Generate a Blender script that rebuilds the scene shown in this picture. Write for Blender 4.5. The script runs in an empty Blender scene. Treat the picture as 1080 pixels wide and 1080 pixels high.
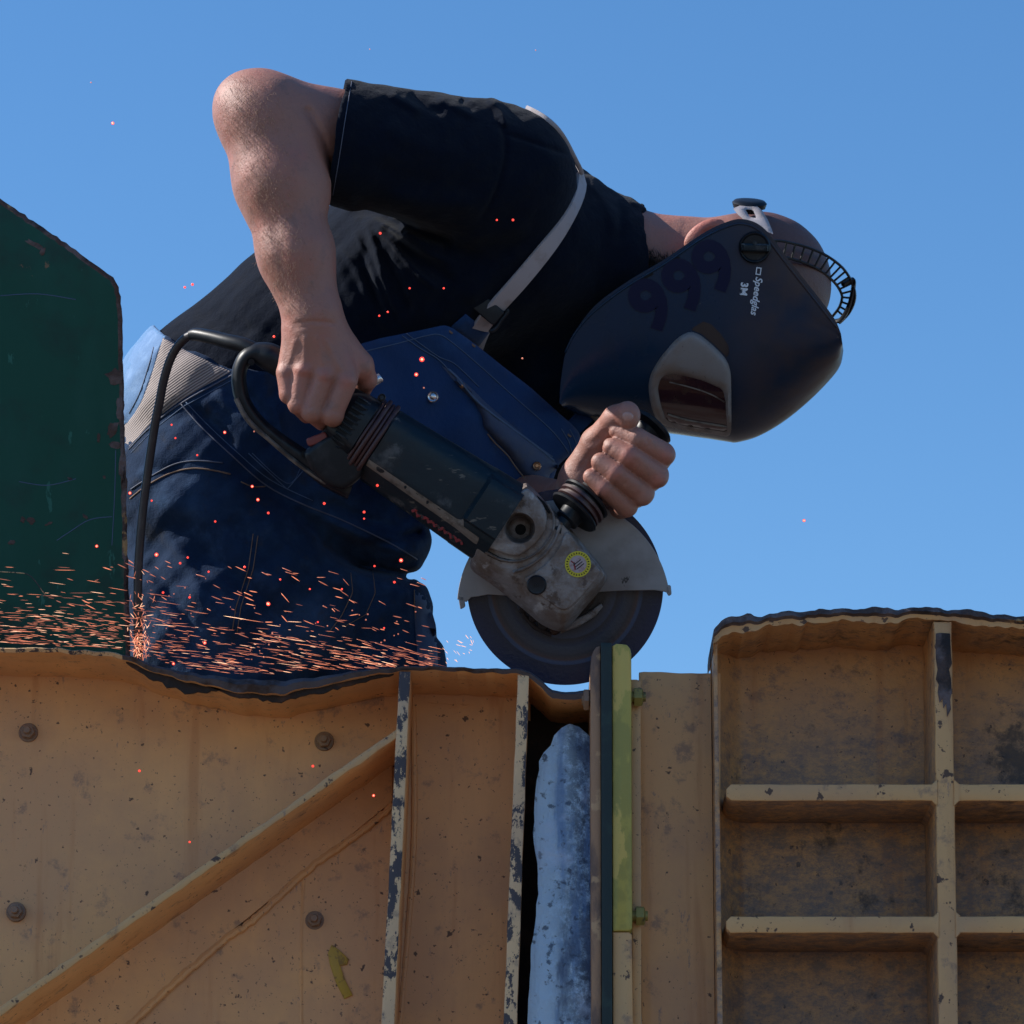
import bpy, bmesh, math, random
import numpy as np
from mathutils import Vector, Matrix
from mathutils.bvhtree import BVHTree
from mathutils.geometry import delaunay_2d_cdt

random.seed(7); rng = np.random.default_rng(7)
sc = bpy.context.scene
C = bpy.data.collections.new("scene"); sc.collection.children.link(C)

# ------------------------------------------------------------------ camera
TH = math.radians(15.0); D0 = 5.0; S = 1.188 / 1080; CAM = np.array([0.0, 0.0, 1.6])
FW = np.array([0, math.cos(TH), math.sin(TH)]); UP = np.array([0, -math.sin(TH), math.cos(TH)]); RT = np.array([1.0, 0, 0])
cd = bpy.data.cameras.new("camera"); cam = bpy.data.objects.new("camera", cd); C.objects.link(cam)
cam.location = CAM; cam.rotation_euler = (math.pi / 2 + TH, 0, 0)
cd.sensor_width = 36; cd.lens = 36 * D0 / 1.188; cd.clip_end = 5000; cd.clip_start = 0.1
cd.dof.use_dof = True; cd.dof.focus_distance = 4.82; cd.dof.aperture_fstop = 16
sc.camera = cam

# ------------------------------------------------------------------ light
SUN = Vector((-0.77, 0.08, 0.62)).normalized()
elev = math.asin(SUN.z); rot = math.atan2(SUN.x, SUN.y)
w = bpy.data.worlds.new("World"); sc.world = w; w.use_nodes = True
nt = w.node_tree; nt.nodes.clear()
sky = nt.nodes.new("ShaderNodeTexSky"); sky.sky_type = 'NISHITA'; sky.sun_disc = False
sky.sun_elevation = elev; sky.sun_rotation = rot
sky.altitude = 800; sky.air_density = 1.0; sky.dust_density = 0.25; sky.ozone_density = 3.0
hs = nt.nodes.new("ShaderNodeHueSaturation"); hs.inputs['Saturation'].default_value = 1.22
bg = nt.nodes.new("ShaderNodeBackground"); bg.inputs['Strength'].default_value = 0.120
wo = nt.nodes.new("ShaderNodeOutputWorld")
nt.links.new(sky.outputs[0], hs.inputs['Color']); nt.links.new(hs.outputs[0], bg.inputs['Color']); nt.links.new(bg.outputs[0], wo.inputs[0])
ld = bpy.data.lights.new("sun", 'SUN'); ld.energy = 5.0; ld.angle = math.radians(0.5); ld.color = (1.0, 0.95, 0.88)
lo = bpy.data.objects.new("sun", ld); C.objects.link(lo)
lo.rotation_euler = SUN.to_track_quat('Z', 'Y').to_euler(); lo.location = (-3, 4, 8)
sc.view_settings.view_transform = 'Standard'; sc.view_settings.look = 'None'
sc.view_settings.gamma = 1; sc.view_settings.exposure = 0.50

# ------------------------------------------------------------------ coordinates
# working space of the worker and his tool: x right, y down, z towards the viewer, 1 unit = 1.1 mm
def V(P):
    P = np.asarray(P, float).reshape(-1, 3)
    t = D0 - P[:, 2] * S
    k = (S * t / D0)[:, None]
    return CAM + FW * t[:, None] + RT * (P[:, 0:1] - 540) * k + UP * (540 - P[:, 1:2]) * k
def PY(px, py, Y):            # point on the upright plane y = Y
    a = (px - 540) * S / D0; b = (540 - py) * S / D0
    d = FW + RT * a + UP * b
    return CAM + d * (Y / d[1])

# ------------------------------------------------------------------ objects
ROOTS = {}
def build(name, verts, faces, mats, parent=None, base=None, angle=40, mi=None, label=None, attrs=None):
    verts = np.asarray(verts, float)
    root = parent
    while root is not None and root.parent is not None: root = root.parent
    if root is None:
        b = np.array(base if base is not None else [verts[:, 0].mean(), verts[:, 1].mean(), verts[:, 2].min()])
    else: b = ROOTS[root.name]
    me = bpy.data.meshes.new(name)
    me.from_pydata((verts - b).tolist(), [], [list(map(int, f)) for f in faces])
    if not isinstance(mats, (list, tuple)): mats = [mats]
    for m in mats: me.materials.append(m)
    if mi is not None: me.polygons.foreach_set('material_index', np.asarray(mi, dtype=np.int32))
    for k, v in (attrs or {}).items():
        at = me.attributes.new(k, 'FLOAT', 'POINT'); at.data.foreach_set('value', np.asarray(v, dtype=np.float32))
    me.update()
    bm = bmesh.new(); bm.from_mesh(me); bmesh.ops.recalc_face_normals(bm, faces=bm.faces); bm.to_mesh(me); bm.free()
    me.polygons.foreach_set('use_smooth', [True] * len(me.polygons))
    if angle < 180: me.set_sharp_from_angle(angle=math.radians(angle))
    o = bpy.data.objects.new(name, me); C.objects.link(o)
    if root is None: o.location = b; ROOTS[o.name] = b
    else: o.parent = parent
    if label: o['label'] = label
    return o
def empty(name, base):
    o = bpy.data.objects.new(name, None); C.objects.link(o); o.location = base; o.empty_display_size = 0.05
    ROOTS[o.name] = np.array(base, float); return o
def tag(o, label, cat, group=None, kind=None):
    if label: o['label'] = label
    if cat: o['category'] = cat
    if group: o['group'] = group
    if kind: o['kind'] = kind
    return o
class MB:
    def __init__(s): s.v = []; s.f = []; s.m = []; s.n = 0; s.a = []
    def add(s, v, f, m=0):
        v = np.asarray(v, float).reshape(-1, 3)
        s.v.append(v); s.f += [[i + s.n for i in q] for q in f]; s.m += [m] * len(f); s.n += len(v); return s
    def q(s, name, mats, parent=None, base=None, angle=40, label=None):    # from working space
        return build(name, V(np.vstack(s.v)), s.f, mats, parent, base, angle, s.m, label)
    def w(s, name, mats, parent=None, base=None, angle=40, label=None):    # already in world space
        return build(name, np.vstack(s.v), s.f, mats, parent, base, angle, s.m, label)

# ------------------------------------------------------------------ shape helpers
def spl(pts, n=8, closed=False):
    P = np.asarray(pts, float); N = len(P); out = []
    rngN = N if closed else N - 1
    for i in range(rngN):
        if closed: p0, p1, p2, p3 = P[(i - 1) % N], P[i], P[(i + 1) % N], P[(i + 2) % N]
        else: p0, p1, p2, p3 = P[max(i - 1, 0)], P[i], P[i + 1], P[min(i + 2, N - 1)]
        for k in range(n):
            t = k / n
            out.append(0.5 * ((2 * p1) + (-p0 + p2) * t + (2 * p0 - 5 * p1 + 4 * p2 - p3) * t * t + (-p0 + 3 * p1 - 3 * p2 + p3) * t ** 3))
    if not closed: out.append(P[-1])
    return np.array(out)
def resample(P, step, closed=False):
    P = np.asarray(P, float)
    if closed: P = np.vstack([P, P[:1]])
    L = np.r_[0, np.cumsum(np.linalg.norm(np.diff(P, axis=0), axis=1))]
    n = max(2, int(round(L[-1] / step)))
    s = np.linspace(0, L[-1], n + 1)
    R = np.stack([np.interp(s, L, P[:, k]) for k in range(P.shape[1])], 1)
    return R[:-1] if closed else R
def tube(path, r, n=10, rz=None, closed=False, ref=(0, 0, 1)):
    """sweep; r in-plane radius (number or list), rz radius along the viewing axis"""
    P = np.asarray(path, float); N = len(P); r = np.broadcast_to(np.asarray(r, float), (N,)); 
    rz_ = r if rz is None else np.broadcast_to(np.asarray(rz, float), (N,))
    T = np.gradient(P, axis=0)
    if closed: T = np.roll(P, -1, 0) - np.roll(P, 1, 0)
    T /= np.linalg.norm(T, axis=1)[:, None] + 1e-9
    ref = np.array(ref, float); v = []
    for i in range(N):
        a = np.cross(T[i], ref)
        if np.linalg.norm(a) < 1e-3: a = np.cross(T[i], [1, 0, 0.1])
        a /= np.linalg.norm(a); b = np.cross(a, T[i])
        for k in range(n):
            th = 2 * math.pi * k / n
            v.append(P[i] + a * math.cos(th) * r[i] + b * math.sin(th) * rz_[i])
    f = []
    for i in range(N if closed else N - 1):
        j = (i + 1) % N
        for k in range(n): f.append([i * n + k, i * n + (k + 1) % n, j * n + (k + 1) % n, j * n + k])
    if not closed: f.append(list(range(n))[::-1]); f.append([(N - 1) * n + k for k in range(n)])
    return v, f
def lathe(A, ax, prof, n=32, cap=True):
    A = np.asarray(A, float); ax = np.asarray(ax, float); ax /= np.linalg.norm(ax)
    h = np.array([0, 0, 1.0]) if abs(ax[2]) < .9 else np.array([1.0, 0, 0])
    a = np.cross(ax, h); a /= np.linalg.norm(a); b = np.cross(ax, a)
    v = []; f = []
    for s, r in prof:
        for k in range(n):
            t = 2 * math.pi * k / n; v.append(A + ax * s + (a * math.cos(t) + b * math.sin(t)) * r)
    m = len(prof)
    for i in range(m - 1):
        for k in range(n): f.append([i * n + k, i * n + (k + 1) % n, (i + 1) * n + (k + 1) % n, (i + 1) * n + k])
    if cap: f.append(list(range(n))); f.append([(m - 1) * n + k for k in range(n)])
    return v, f
def loft(rings, cap=True):
    n = len(rings[0]); v = np.vstack(rings); f = []
    for i in range(len(rings) - 1):
        for k in range(n): f.append([i * n + k, i * n + (k + 1) % n, (i + 1) * n + (k + 1) % n, (i + 1) * n + k])
    if cap: f.append(list(range(n))[::-1]); f.append([(len(rings) - 1) * n + k for k in range(n)])
    return v, f
def inset(poly, d):
    P = np.asarray(poly, float); a = np.roll(P, 1, 0); b = np.roll(P, -1, 0)
    area = 0.5 * np.sum(P[:, 0] * b[:, 1] - b[:, 0] * P[:, 1])
    e1 = P - a; e2 = b - P
    e1 /= np.linalg.norm(e1, axis=1)[:, None] + 1e-9; e2 /= np.linalg.norm(e2, axis=1)[:, None] + 1e-9
    n = np.stack([-(e1 + e2)[:, 1], (e1 + e2)[:, 0]], 1); n /= np.linalg.norm(n, axis=1)[:, None] + 1e-9
    return P + n * d * (1 if area > 0 else -1)
def slab(poly, z0, z1, bev=2, bb=0, steps=4):
    """flat polygon thickened from z0 (back) to z1 (front) with a rounded front rim"""
    P = np.asarray(poly, float); r = []
    def ring(p, z): return np.c_[p, np.full(len(p), z)]
    if bb: r.append(ring(inset(P, bb), z0)); r.append(ring(P, z0 + bb))
    else: r.append(ring(P, z0))
    for k in range(steps + 1):
        a = math.pi / 2 * k / steps; r.append(ring(inset(P, bev * (1 - math.cos(a))), z1 - bev * (1 - math.sin(a))))
    return loft(r)
def circ(c, r, n=24, ry=None, rot=0, a0=0):
    t = np.linspace(0, 2 * math.pi, n, endpoint=False) + a0
    x = np.cos(t) * r; y = np.sin(t) * (ry or r); cr, sr = math.cos(rot), math.sin(rot)
    return np.stack([c[0] + x * cr - y * sr, c[1] + x * sr + y * cr], 1)
def inside(poly, pts):
    P = np.asarray(poly, float); x, y = pts[:, 0], pts[:, 1]; c = np.zeros(len(pts), bool)
    for i in range(len(P)):
        x1, y1 = P[i - 1]; x2, y2 = P[i]
        m = ((y1 > y) != (y2 > y)); c ^= m & (x < (x2 - x1) * (y - y1) / ((y2 - y1) or 1e-9) + x1)
    return c
def segd(pts, P, closed=True):
    P = np.asarray(P, float); n = len(P); best = np.full(len(pts), 1e9)
    for i in range(n if closed else n - 1):
        a = P[i]; b = P[(i + 1) % n]; ab = b - a
        t = np.clip(((pts - a) @ ab) / (ab @ ab + 1e-9), 0, 1)
        best = np.minimum(best, np.linalg.norm(pts - a - t[:, None] * ab, axis=1))
    return best
def ray(bvh, x, y, default=None):
    h = bvh.ray_cast(Vector((x, y, 900)), Vector((0, 0, -1)))
    if h[0] is not None: return h[0].z
    if default is not None: return default
    return bvh.find_nearest(Vector((x, y, 0)))[0].z
def patch(poly, zf, thick=3, step=5, hole=None, soft=1.5, off=1.5):
    """a sheet of cloth or plastic lying on the surface zf(x, y), with its own thickness"""
    P = resample(poly, step, True); holes = [] if hole is None else [resample(hole, step, True)]
    lo_, hi_ = P.min(0), P.max(0)
    g = np.stack(np.meshgrid(np.arange(lo_[0], hi_[0], step), np.arange(lo_[1], hi_[1], step)), -1).reshape(-1, 2)
    g = g + rng.uniform(-.15, .15, g.shape) * step
    m = inside(P, g) & (segd(g, P) > step * .6)
    for H in holes: m &= ~inside(H, g) & (segd(g, H) > step * .6)
    g = g[m]
    pts = np.vstack([P] + holes + [g]); edges = []; o = 0
    for R in [P] + holes:
        edges += [(o + i, o + (i + 1) % len(R)) for i in range(len(R))]; o += len(R)
    vs, es, fs, _, _, _ = delaunay_2d_cdt([Vector(p) for p in pts], edges, [], 0, 1e-4)
    v2 = np.array([(a.x, a.y) for a in vs]); tri = []
    cen = np.array([v2[list(f)].mean(0) for f in fs])
    ok = inside(P, cen)
    for H in holes: ok &= ~inside(H, cen)
    fs = [list(f) for f, k in zip(fs, ok) if k]
    db = segd(v2, P)
    for H in holes: db = np.minimum(db, segd(v2, H))
    z = np.array([zf(x, y) for x, y in v2])
    zt = z + off + thick * (1 - np.exp(-db / soft)) if soft else z + off + thick
    cnt = {}
    for f in fs:
        for i in range(len(f)):
            e = (f[i], f[(i + 1) % len(f)]); cnt[tuple(sorted(e))] = cnt.get(tuple(sorted(e)), []) + [e]
    v = np.c_[v2, zt]; n = len(v); vb = np.c_[v2, z - 4 + min(off, 0)]
    faces = fs + [[e[0][1], e[0][0], e[0][0] + n, e[0][1] + n] for e in cnt.values() if len(e) == 1]
    return np.vstack([v, vb]), faces
def ribbon(path, wd, zf, thick=2.5, off=1, nw=5):
    P = np.asarray(path, float); T = np.gradient(P, axis=0); T /= np.linalg.norm(T, axis=1)[:, None]
    N = np.stack([-T[:, 1], T[:, 0]], 1); wd = np.broadcast_to(wd, (len(P),)); v = []
    for i in range(len(P)):
        row = [P[i] + N[i] * wd[i] * (k / (nw - 1) - .5) for k in range(nw)]
        zs = [zf(*p) for p in row]
        top = [(p[0], p[1], z + off + thick) for p, z in zip(row, zs)]
        bot = [(p[0], p[1], z + off - 2) for p, z in zip(row, zs)][::-1]
        v += top + bot
    n = 2 * nw; f = []
    for i in range(len(P) - 1):
        for k in range(n): f.append([i * n + k, i * n + (k + 1) % n, (i + 1) * n + (k + 1) % n, (i + 1) * n + k])
    f.append(list(range(n))); f.append([(len(P) - 1) * n + k for k in range(n)])
    return v, f
def obox(c, ux, uy, hx, hy, z0, z1, bev=1):
    ux = np.array(ux, float); ux /= np.linalg.norm(ux); uy = np.array([-ux[1], ux[0]]) if uy is None else np.array(uy)
    c = np.array(c, float)
    P = [c + ux * hx * a + uy * hy * b for a, b in ((-1, -1), (1, -1), (1, 1), (-1, 1))]
    P = roundpoly(P, min(hx, hy) * .35)
    return slab(P, z0, z1, bev)
def roundpoly(P, r, n=4):
    P = np.asarray(P, float); out = []
    for i in range(len(P)):
        a, b, c = P[i - 1], P[i], P[(i + 1) % len(P)]
        d1 = a - b; d2 = c - b; l1 = np.linalg.norm(d1); l2 = np.linalg.norm(d2)
        q = min(r, l1 * .45, l2 * .45); p1 = b + d1 / l1 * q; p2 = b + d2 / l2 * q
        for k in range(n + 1):
            t = k / n; out.append((1 - t) ** 2 * p1 + 2 * t * (1 - t) * b + t * t * p2)
    return np.array(out)

# ------------------------------------------------------------------ implicit surfaces
def cap(a, b, ra, rb, kz=1.0):
    a = np.array(a, float); b = np.array(b, float); ab = b - a; abz = ab.copy(); abz[2] /= kz; L = abz @ abz + 1e-9
    def f(x, y, z):
        dx = x - a[0]; dy = y - a[1]; dz = (z - a[2]) / kz
        t = np.clip((dx * abz[0] + dy * abz[1] + dz * abz[2]) / L, 0, 1)
        return np.sqrt((dx - t * abz[0]) ** 2 + (dy - t * abz[1]) ** 2 + (dz - t * abz[2]) ** 2) - (ra + (rb - ra) * t)
    return f
def ell(c, r, rot=0):
    cr, sr = math.cos(rot), math.sin(rot); m = min(r)
    def f(x, y, z):
        dx = x - c[0]; dy = y - c[1]; u = dx * cr + dy * sr; v_ = -dx * sr + dy * cr
        q = np.sqrt((u / r[0]) ** 2 + (v_ / r[1]) ** 2 + ((z - c[2]) / r[2]) ** 2)
        return (q - 1) * m
    return f
def crease(lines):
    L = []
    for pts, amp, wd in lines:
        P = spl(pts, 5); L.append((P, amp, wd, P.min(0) - 3 * wd, P.max(0) + 3 * wd))
    def f(x, y, z):
        out = np.zeros_like(x); x0, x1, y0, y1 = x.min(), x.max(), y.min(), y.max()
        for P, amp, wd, a, b in L:
            if x1 < a[0] or x0 > b[0] or y1 < a[1] or y0 > b[1]: continue
            best = np.full_like(x, 1e9); bt = np.zeros_like(x); n = len(P) - 1
            for i in range(n):
                ab = P[i + 1] - P[i]; dx = x - P[i][0]; dy = y - P[i][1]
                t = np.clip((dx * ab[0] + dy * ab[1]) / (ab @ ab + 1e-9), 0, 1)
                d = (dx - t * ab[0]) ** 2 + (dy - t * ab[1]) ** 2
                m = d < best; best = np.where(m, d, best); bt = np.where(m, (i + t) / n, bt)
            out -= amp * np.exp(-best / wd ** 2) * np.clip(np.minimum(bt, 1 - bt) * 5 + .05, 0, 1)
        return out
    return f
def wob(amp, sx, sy, sz, ph=0):
    return lambda x, y, z: amp * (np.sin(x / sx + ph + 1.3 * np.sin(y / sy * .7)) * np.sin(y / sy + 2 * ph + .8 * np.sin(z / sz)) + .5 * np.sin((x + y) / (sx * .45) + z / sz))
def smin(a, b, k):
    if k <= 0: return np.minimum(a, b)
    h = np.clip(.5 + .5 * (b - a) / k, 0, 1); return b * (1 - h) + a * h - k * h * (1 - h)
def sdf_mesh(ops, lo_, hi_, h, B=16):
    lo_ = np.array(lo_, float); n = np.ceil((np.array(hi_) - lo_) / h / B).astype(int) * B
    F = np.full(n + 1, 50.0, np.float32); ax = [lo_[i] + np.arange(n[i] + 1) * h for i in range(3)]
    R = B * h * math.sqrt(3) / 2
    for bi in range(0, n[0], B):
        for bj in range(0, n[1], B):
            for bk in range(0, n[2], B):
                c = [np.array([lo_[0] + (bi + B / 2) * h]), np.array([lo_[1] + (bj + B / 2) * h]), np.array([lo_[2] + (bk + B / 2) * h])]
                dc = [(op[0], float(op[1](*c)[0])) if op[0] in ('add', 'sub') else (op[0], 0) for op in ops]
                m = min(d for k_, d in dc if k_ == 'add')
                sl = (slice(bi, bi + B + 1), slice(bj, bj + B + 1), slice(bk, bk + B + 1))
                if m > R * 1.3 + 12: F[sl] = m; continue
                X, Y_, Z = np.meshgrid(ax[0][sl[0]], ax[1][sl[1]], ax[2][sl[2]], indexing='ij')
                d = None
                for (kind, fn, k), (_, dv) in zip(ops, dc):
                    if kind == 'add':
                        if dv > m + 2.3 * R + k: continue
                        q = fn(X, Y_, Z); d = q if d is None else smin(d, q, k)
                    elif d is None: continue
                    elif kind == 'sub':
                        if dv > R * 1.3 + k: continue
                        d = -smin(-d, fn(X, Y_, Z), k)
                    elif kind == 'cut': d = np.maximum(d, fn(X, Y_, Z))
                    else: d = d + fn(X, Y_, Z)
                F[sl] = 50 if d is None else d
    s = F < 0
    cs = [(i, j, k) for i in (0, 1) for j in (0, 1) for k in (0, 1)]
    nx, ny, nz = n
    any_ = np.zeros((nx, ny, nz), bool); all_ = np.ones((nx, ny, nz), bool)
    for i, j, k in cs:
        q = s[i:i + nx, j:j + ny, k:k + nz]; any_ |= q; all_ &= q
    I, J, K = np.nonzero(any_ & ~all_); ids = (I * ny + J) * nz + K
    pos = np.zeros((len(I), 3)); cnt = np.zeros(len(I))
    for a in cs:
        for ax_ in range(3):
            if a[ax_]: continue
            b = list(a); b[ax_] = 1
            v0 = F[I + a[0], J + a[1], K + a[2]]; v1 = F[I + b[0], J + b[1], K + b[2]]
            m = (v0 < 0) != (v1 < 0); t = np.where(m, v0 / np.where(m, v0 - v1, 1), 0)
            for q in range(3): pos[:, q] += np.where(m, a[q] + (t if q == ax_ else 0), 0)
            cnt += m
    pos = lo_ + (pos / cnt[:, None] + np.stack([I, J, K], 1)) * h
    def vid(i, j, k): return np.searchsorted(ids, (i * ny + j) * nz + k)
    faces = []
    for a in range(3):
        A = [slice(None)] * 3; Bs = [slice(None)] * 3; A[a] = slice(0, -1); Bs[a] = slice(1, None)
        i, j, k = np.nonzero(s[tuple(A)] != s[tuple(Bs)])
        u, v_ = [q for q in range(3) if q != a]; co = [i, j, k]
        m = (co[u] > 0) & (co[v_] > 0) & (co[u] < n[u]) & (co[v_] < n[v_]); co = [c_[m] for c_ in co]
        def off(du, dv):
            c2 = [c_.copy() for c_ in co]; c2[u] -= du; c2[v_] -= dv; return vid(*c2)
        q = np.stack([off(1, 1), off(0, 1), off(0, 0), off(1, 0)], 1); faces.append(q)
    return pos, np.vstack(faces)

# ------------------------------------------------------------------ materials
def lin(r, g, b): return tuple(((c / 255) / 12.92 if c / 255 <= .04045 else ((c / 255 + .055) / 1.055) ** 2.4) for c in (r, g, b))
def mat(name, col, rough=.6, metal=0, layers=(), bump=None, bump2=None, coat=0, sss=0, emit=None, spec=.5, attr=None, sheen=0):
    m = bpy.data.materials.new(name); m.use_nodes = True; t = m.node_tree; N = t.nodes; L = t.links
    p = N['Principled BSDF']; tc = N.new('ShaderNodeTexCoord')
    def noise(sc_, det=5, st=(1, 1, 1), dist=0, rough_=.6, off=0):
        mp = N.new('ShaderNodeMapping'); mp.inputs['Scale'].default_value = st; mp.inputs['Location'].default_value = (off, off * .7, off * .3)
        L.new(tc.outputs['Object'], mp.inputs[0]); n = N.new('ShaderNodeTexNoise')
        n.inputs['Scale'].default_value = sc_; n.inputs['Detail'].default_value = det; n.inputs['Roughness'].default_value = rough_
        n.inputs['Distortion'].default_value = dist; L.new(mp.outputs[0], n.inputs['Vector']); return n.outputs['Fac']
    def rmp(src, lo_, hi_, a=1):
        r = N.new('ShaderNodeMapRange'); r.inputs[1].default_value = lo_; r.inputs[2].default_value = hi_; r.inputs[4].default_value = a
        r.interpolation_type = 'SMOOTHSTEP'; L.new(src, r.inputs[0]); return r.outputs[0]
    cur = None; rc = None
    col4 = tuple(col) + (1,)
    last = None
    rgb = N.new('ShaderNodeRGB'); rgb.outputs[0].default_value = col4; cur = rgb.outputs[0]
    val = N.new('ShaderNodeValue'); val.outputs[0].default_value = rough; rc = val.outputs[0]
    for i, l in enumerate(layers):
        f = rmp(noise(l.get('s', 20), l.get('det', 6), l.get('st', (1, 1, 1)), l.get('dist', 0), l.get('r', .6), off=3.7 * i + 1), l['lo'], l['hi'], l.get('a', 1))
        if 'grad' in l:      # restrict along an object axis: (axis, from, to)
            ax_, g0, g1 = l['grad']; sx = N.new('ShaderNodeSeparateXYZ'); L.new(tc.outputs['Object'], sx.inputs[0])
            g = rmp(sx.outputs[ax_], g0, g1); mu = N.new('ShaderNodeMath'); mu.operation = 'MULTIPLY'; L.new(f, mu.inputs[0]); L.new(g, mu.inputs[1]); f = mu.outputs[0]
        mx = N.new('ShaderNodeMix'); mx.data_type = 'RGBA'; L.new(f, mx.inputs[0]); L.new(cur, mx.inputs[6]); mx.inputs[7].default_value = tuple(l['c']) + (1,); cur = mx.outputs[2]
        if 'rough' in l:
            m2 = N.new('ShaderNodeMix'); L.new(f, m2.inputs[0]); L.new(rc, m2.inputs[2]); m2.inputs[3].default_value = l['rough']; rc = m2.outputs[0]
    for an, ac in (attr or []):
        at = N.new('ShaderNodeAttribute'); at.attribute_name = an
        mx = N.new('ShaderNodeMix'); mx.data_type = 'RGBA'; L.new(at.outputs['Fac'], mx.inputs[0]); L.new(cur, mx.inputs[6]); mx.inputs[7].default_value = tuple(ac) + (1,); cur = mx.outputs[2]
    L.new(cur, p.inputs['Base Color']); L.new(rc, p.inputs['Roughness'])
    p.inputs['Metallic'].default_value = metal; p.inputs['Coat Weight'].default_value = coat; p.inputs['Specular IOR Level'].default_value = spec
    if sheen: p.inputs['Sheen Weight'].default_value = sheen; p.inputs['Sheen Roughness'].default_value = .5
    if sss: p.inputs['Subsurface Weight'].default_value = sss; p.inputs['Subsurface Radius'].default_value = (.012, .005, .003); p.inputs['Subsurface Scale'].default_value = .6
    if emit: p.inputs['Emission Color'].default_value = tuple(emit[0]) + (1,); p.inputs['Emission Strength'].default_value = emit[1]
    prev = None
    for bp in (bump, bump2):
        if not bp: continue
        b = N.new('ShaderNodeBump'); b.inputs['Strength'].default_value = bp[1]; b.inputs['Distance'].default_value = bp[2]
        L.new(noise(bp[0], 6, bp[3] if len(bp) > 3 else (1, 1, 1), off=9), b.inputs['Height'])
        if prev: L.new(prev, b.inputs['Normal'])
        prev = b.outputs[0]
    if prev: L.new(prev, p.inputs['Normal'])
    return m
RUST = (.055, .028, .018); GRIME = (.12, .085, .085)
def paint(name, base, extra=(), bmp=.5):
    return mat(name, base, .55, 0, [
        dict(c=tuple(np.array(base) * .72 + np.array((.03, .02, .035))), s=5, lo=.42, hi=.62, a=.75, det=8),
        dict(c=tuple(np.array(base) * 1.25), s=3, lo=.5, hi=.7, a=.45, st=(3, 3, .6)),
        dict(c=GRIME, s=26, lo=.56, hi=.68, a=.55, det=9, r=.7),
        dict(c=tuple(np.array(base) * (.62, .45, .35)), s=16, lo=.56, hi=.70, a=.45, st=(1.6, 1.6, .14), det=8),
        dict(c=(.06, .035, .03), s=230, lo=.66, hi=.70, a=.7, det=3),
        dict(c=(.16, .12, .13), s=60, lo=.60, hi=.66, a=.6, st=(1, 1, .35), det=9, r=.8),
        dict(c=(.05, .03, .03), s=95, lo=.665, hi=.70, a=.85, det=3, rough=.8),
        dict(c=(.07, .035, .02), s=9, lo=.68, hi=.73, a=.9, det=9, r=.75, rough=.85)] + list(extra),
        bump=(60, .25 * bmp, .003), bump2=(9, .5 * bmp, .008))
YEL = (.74, .375, .145)
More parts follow.
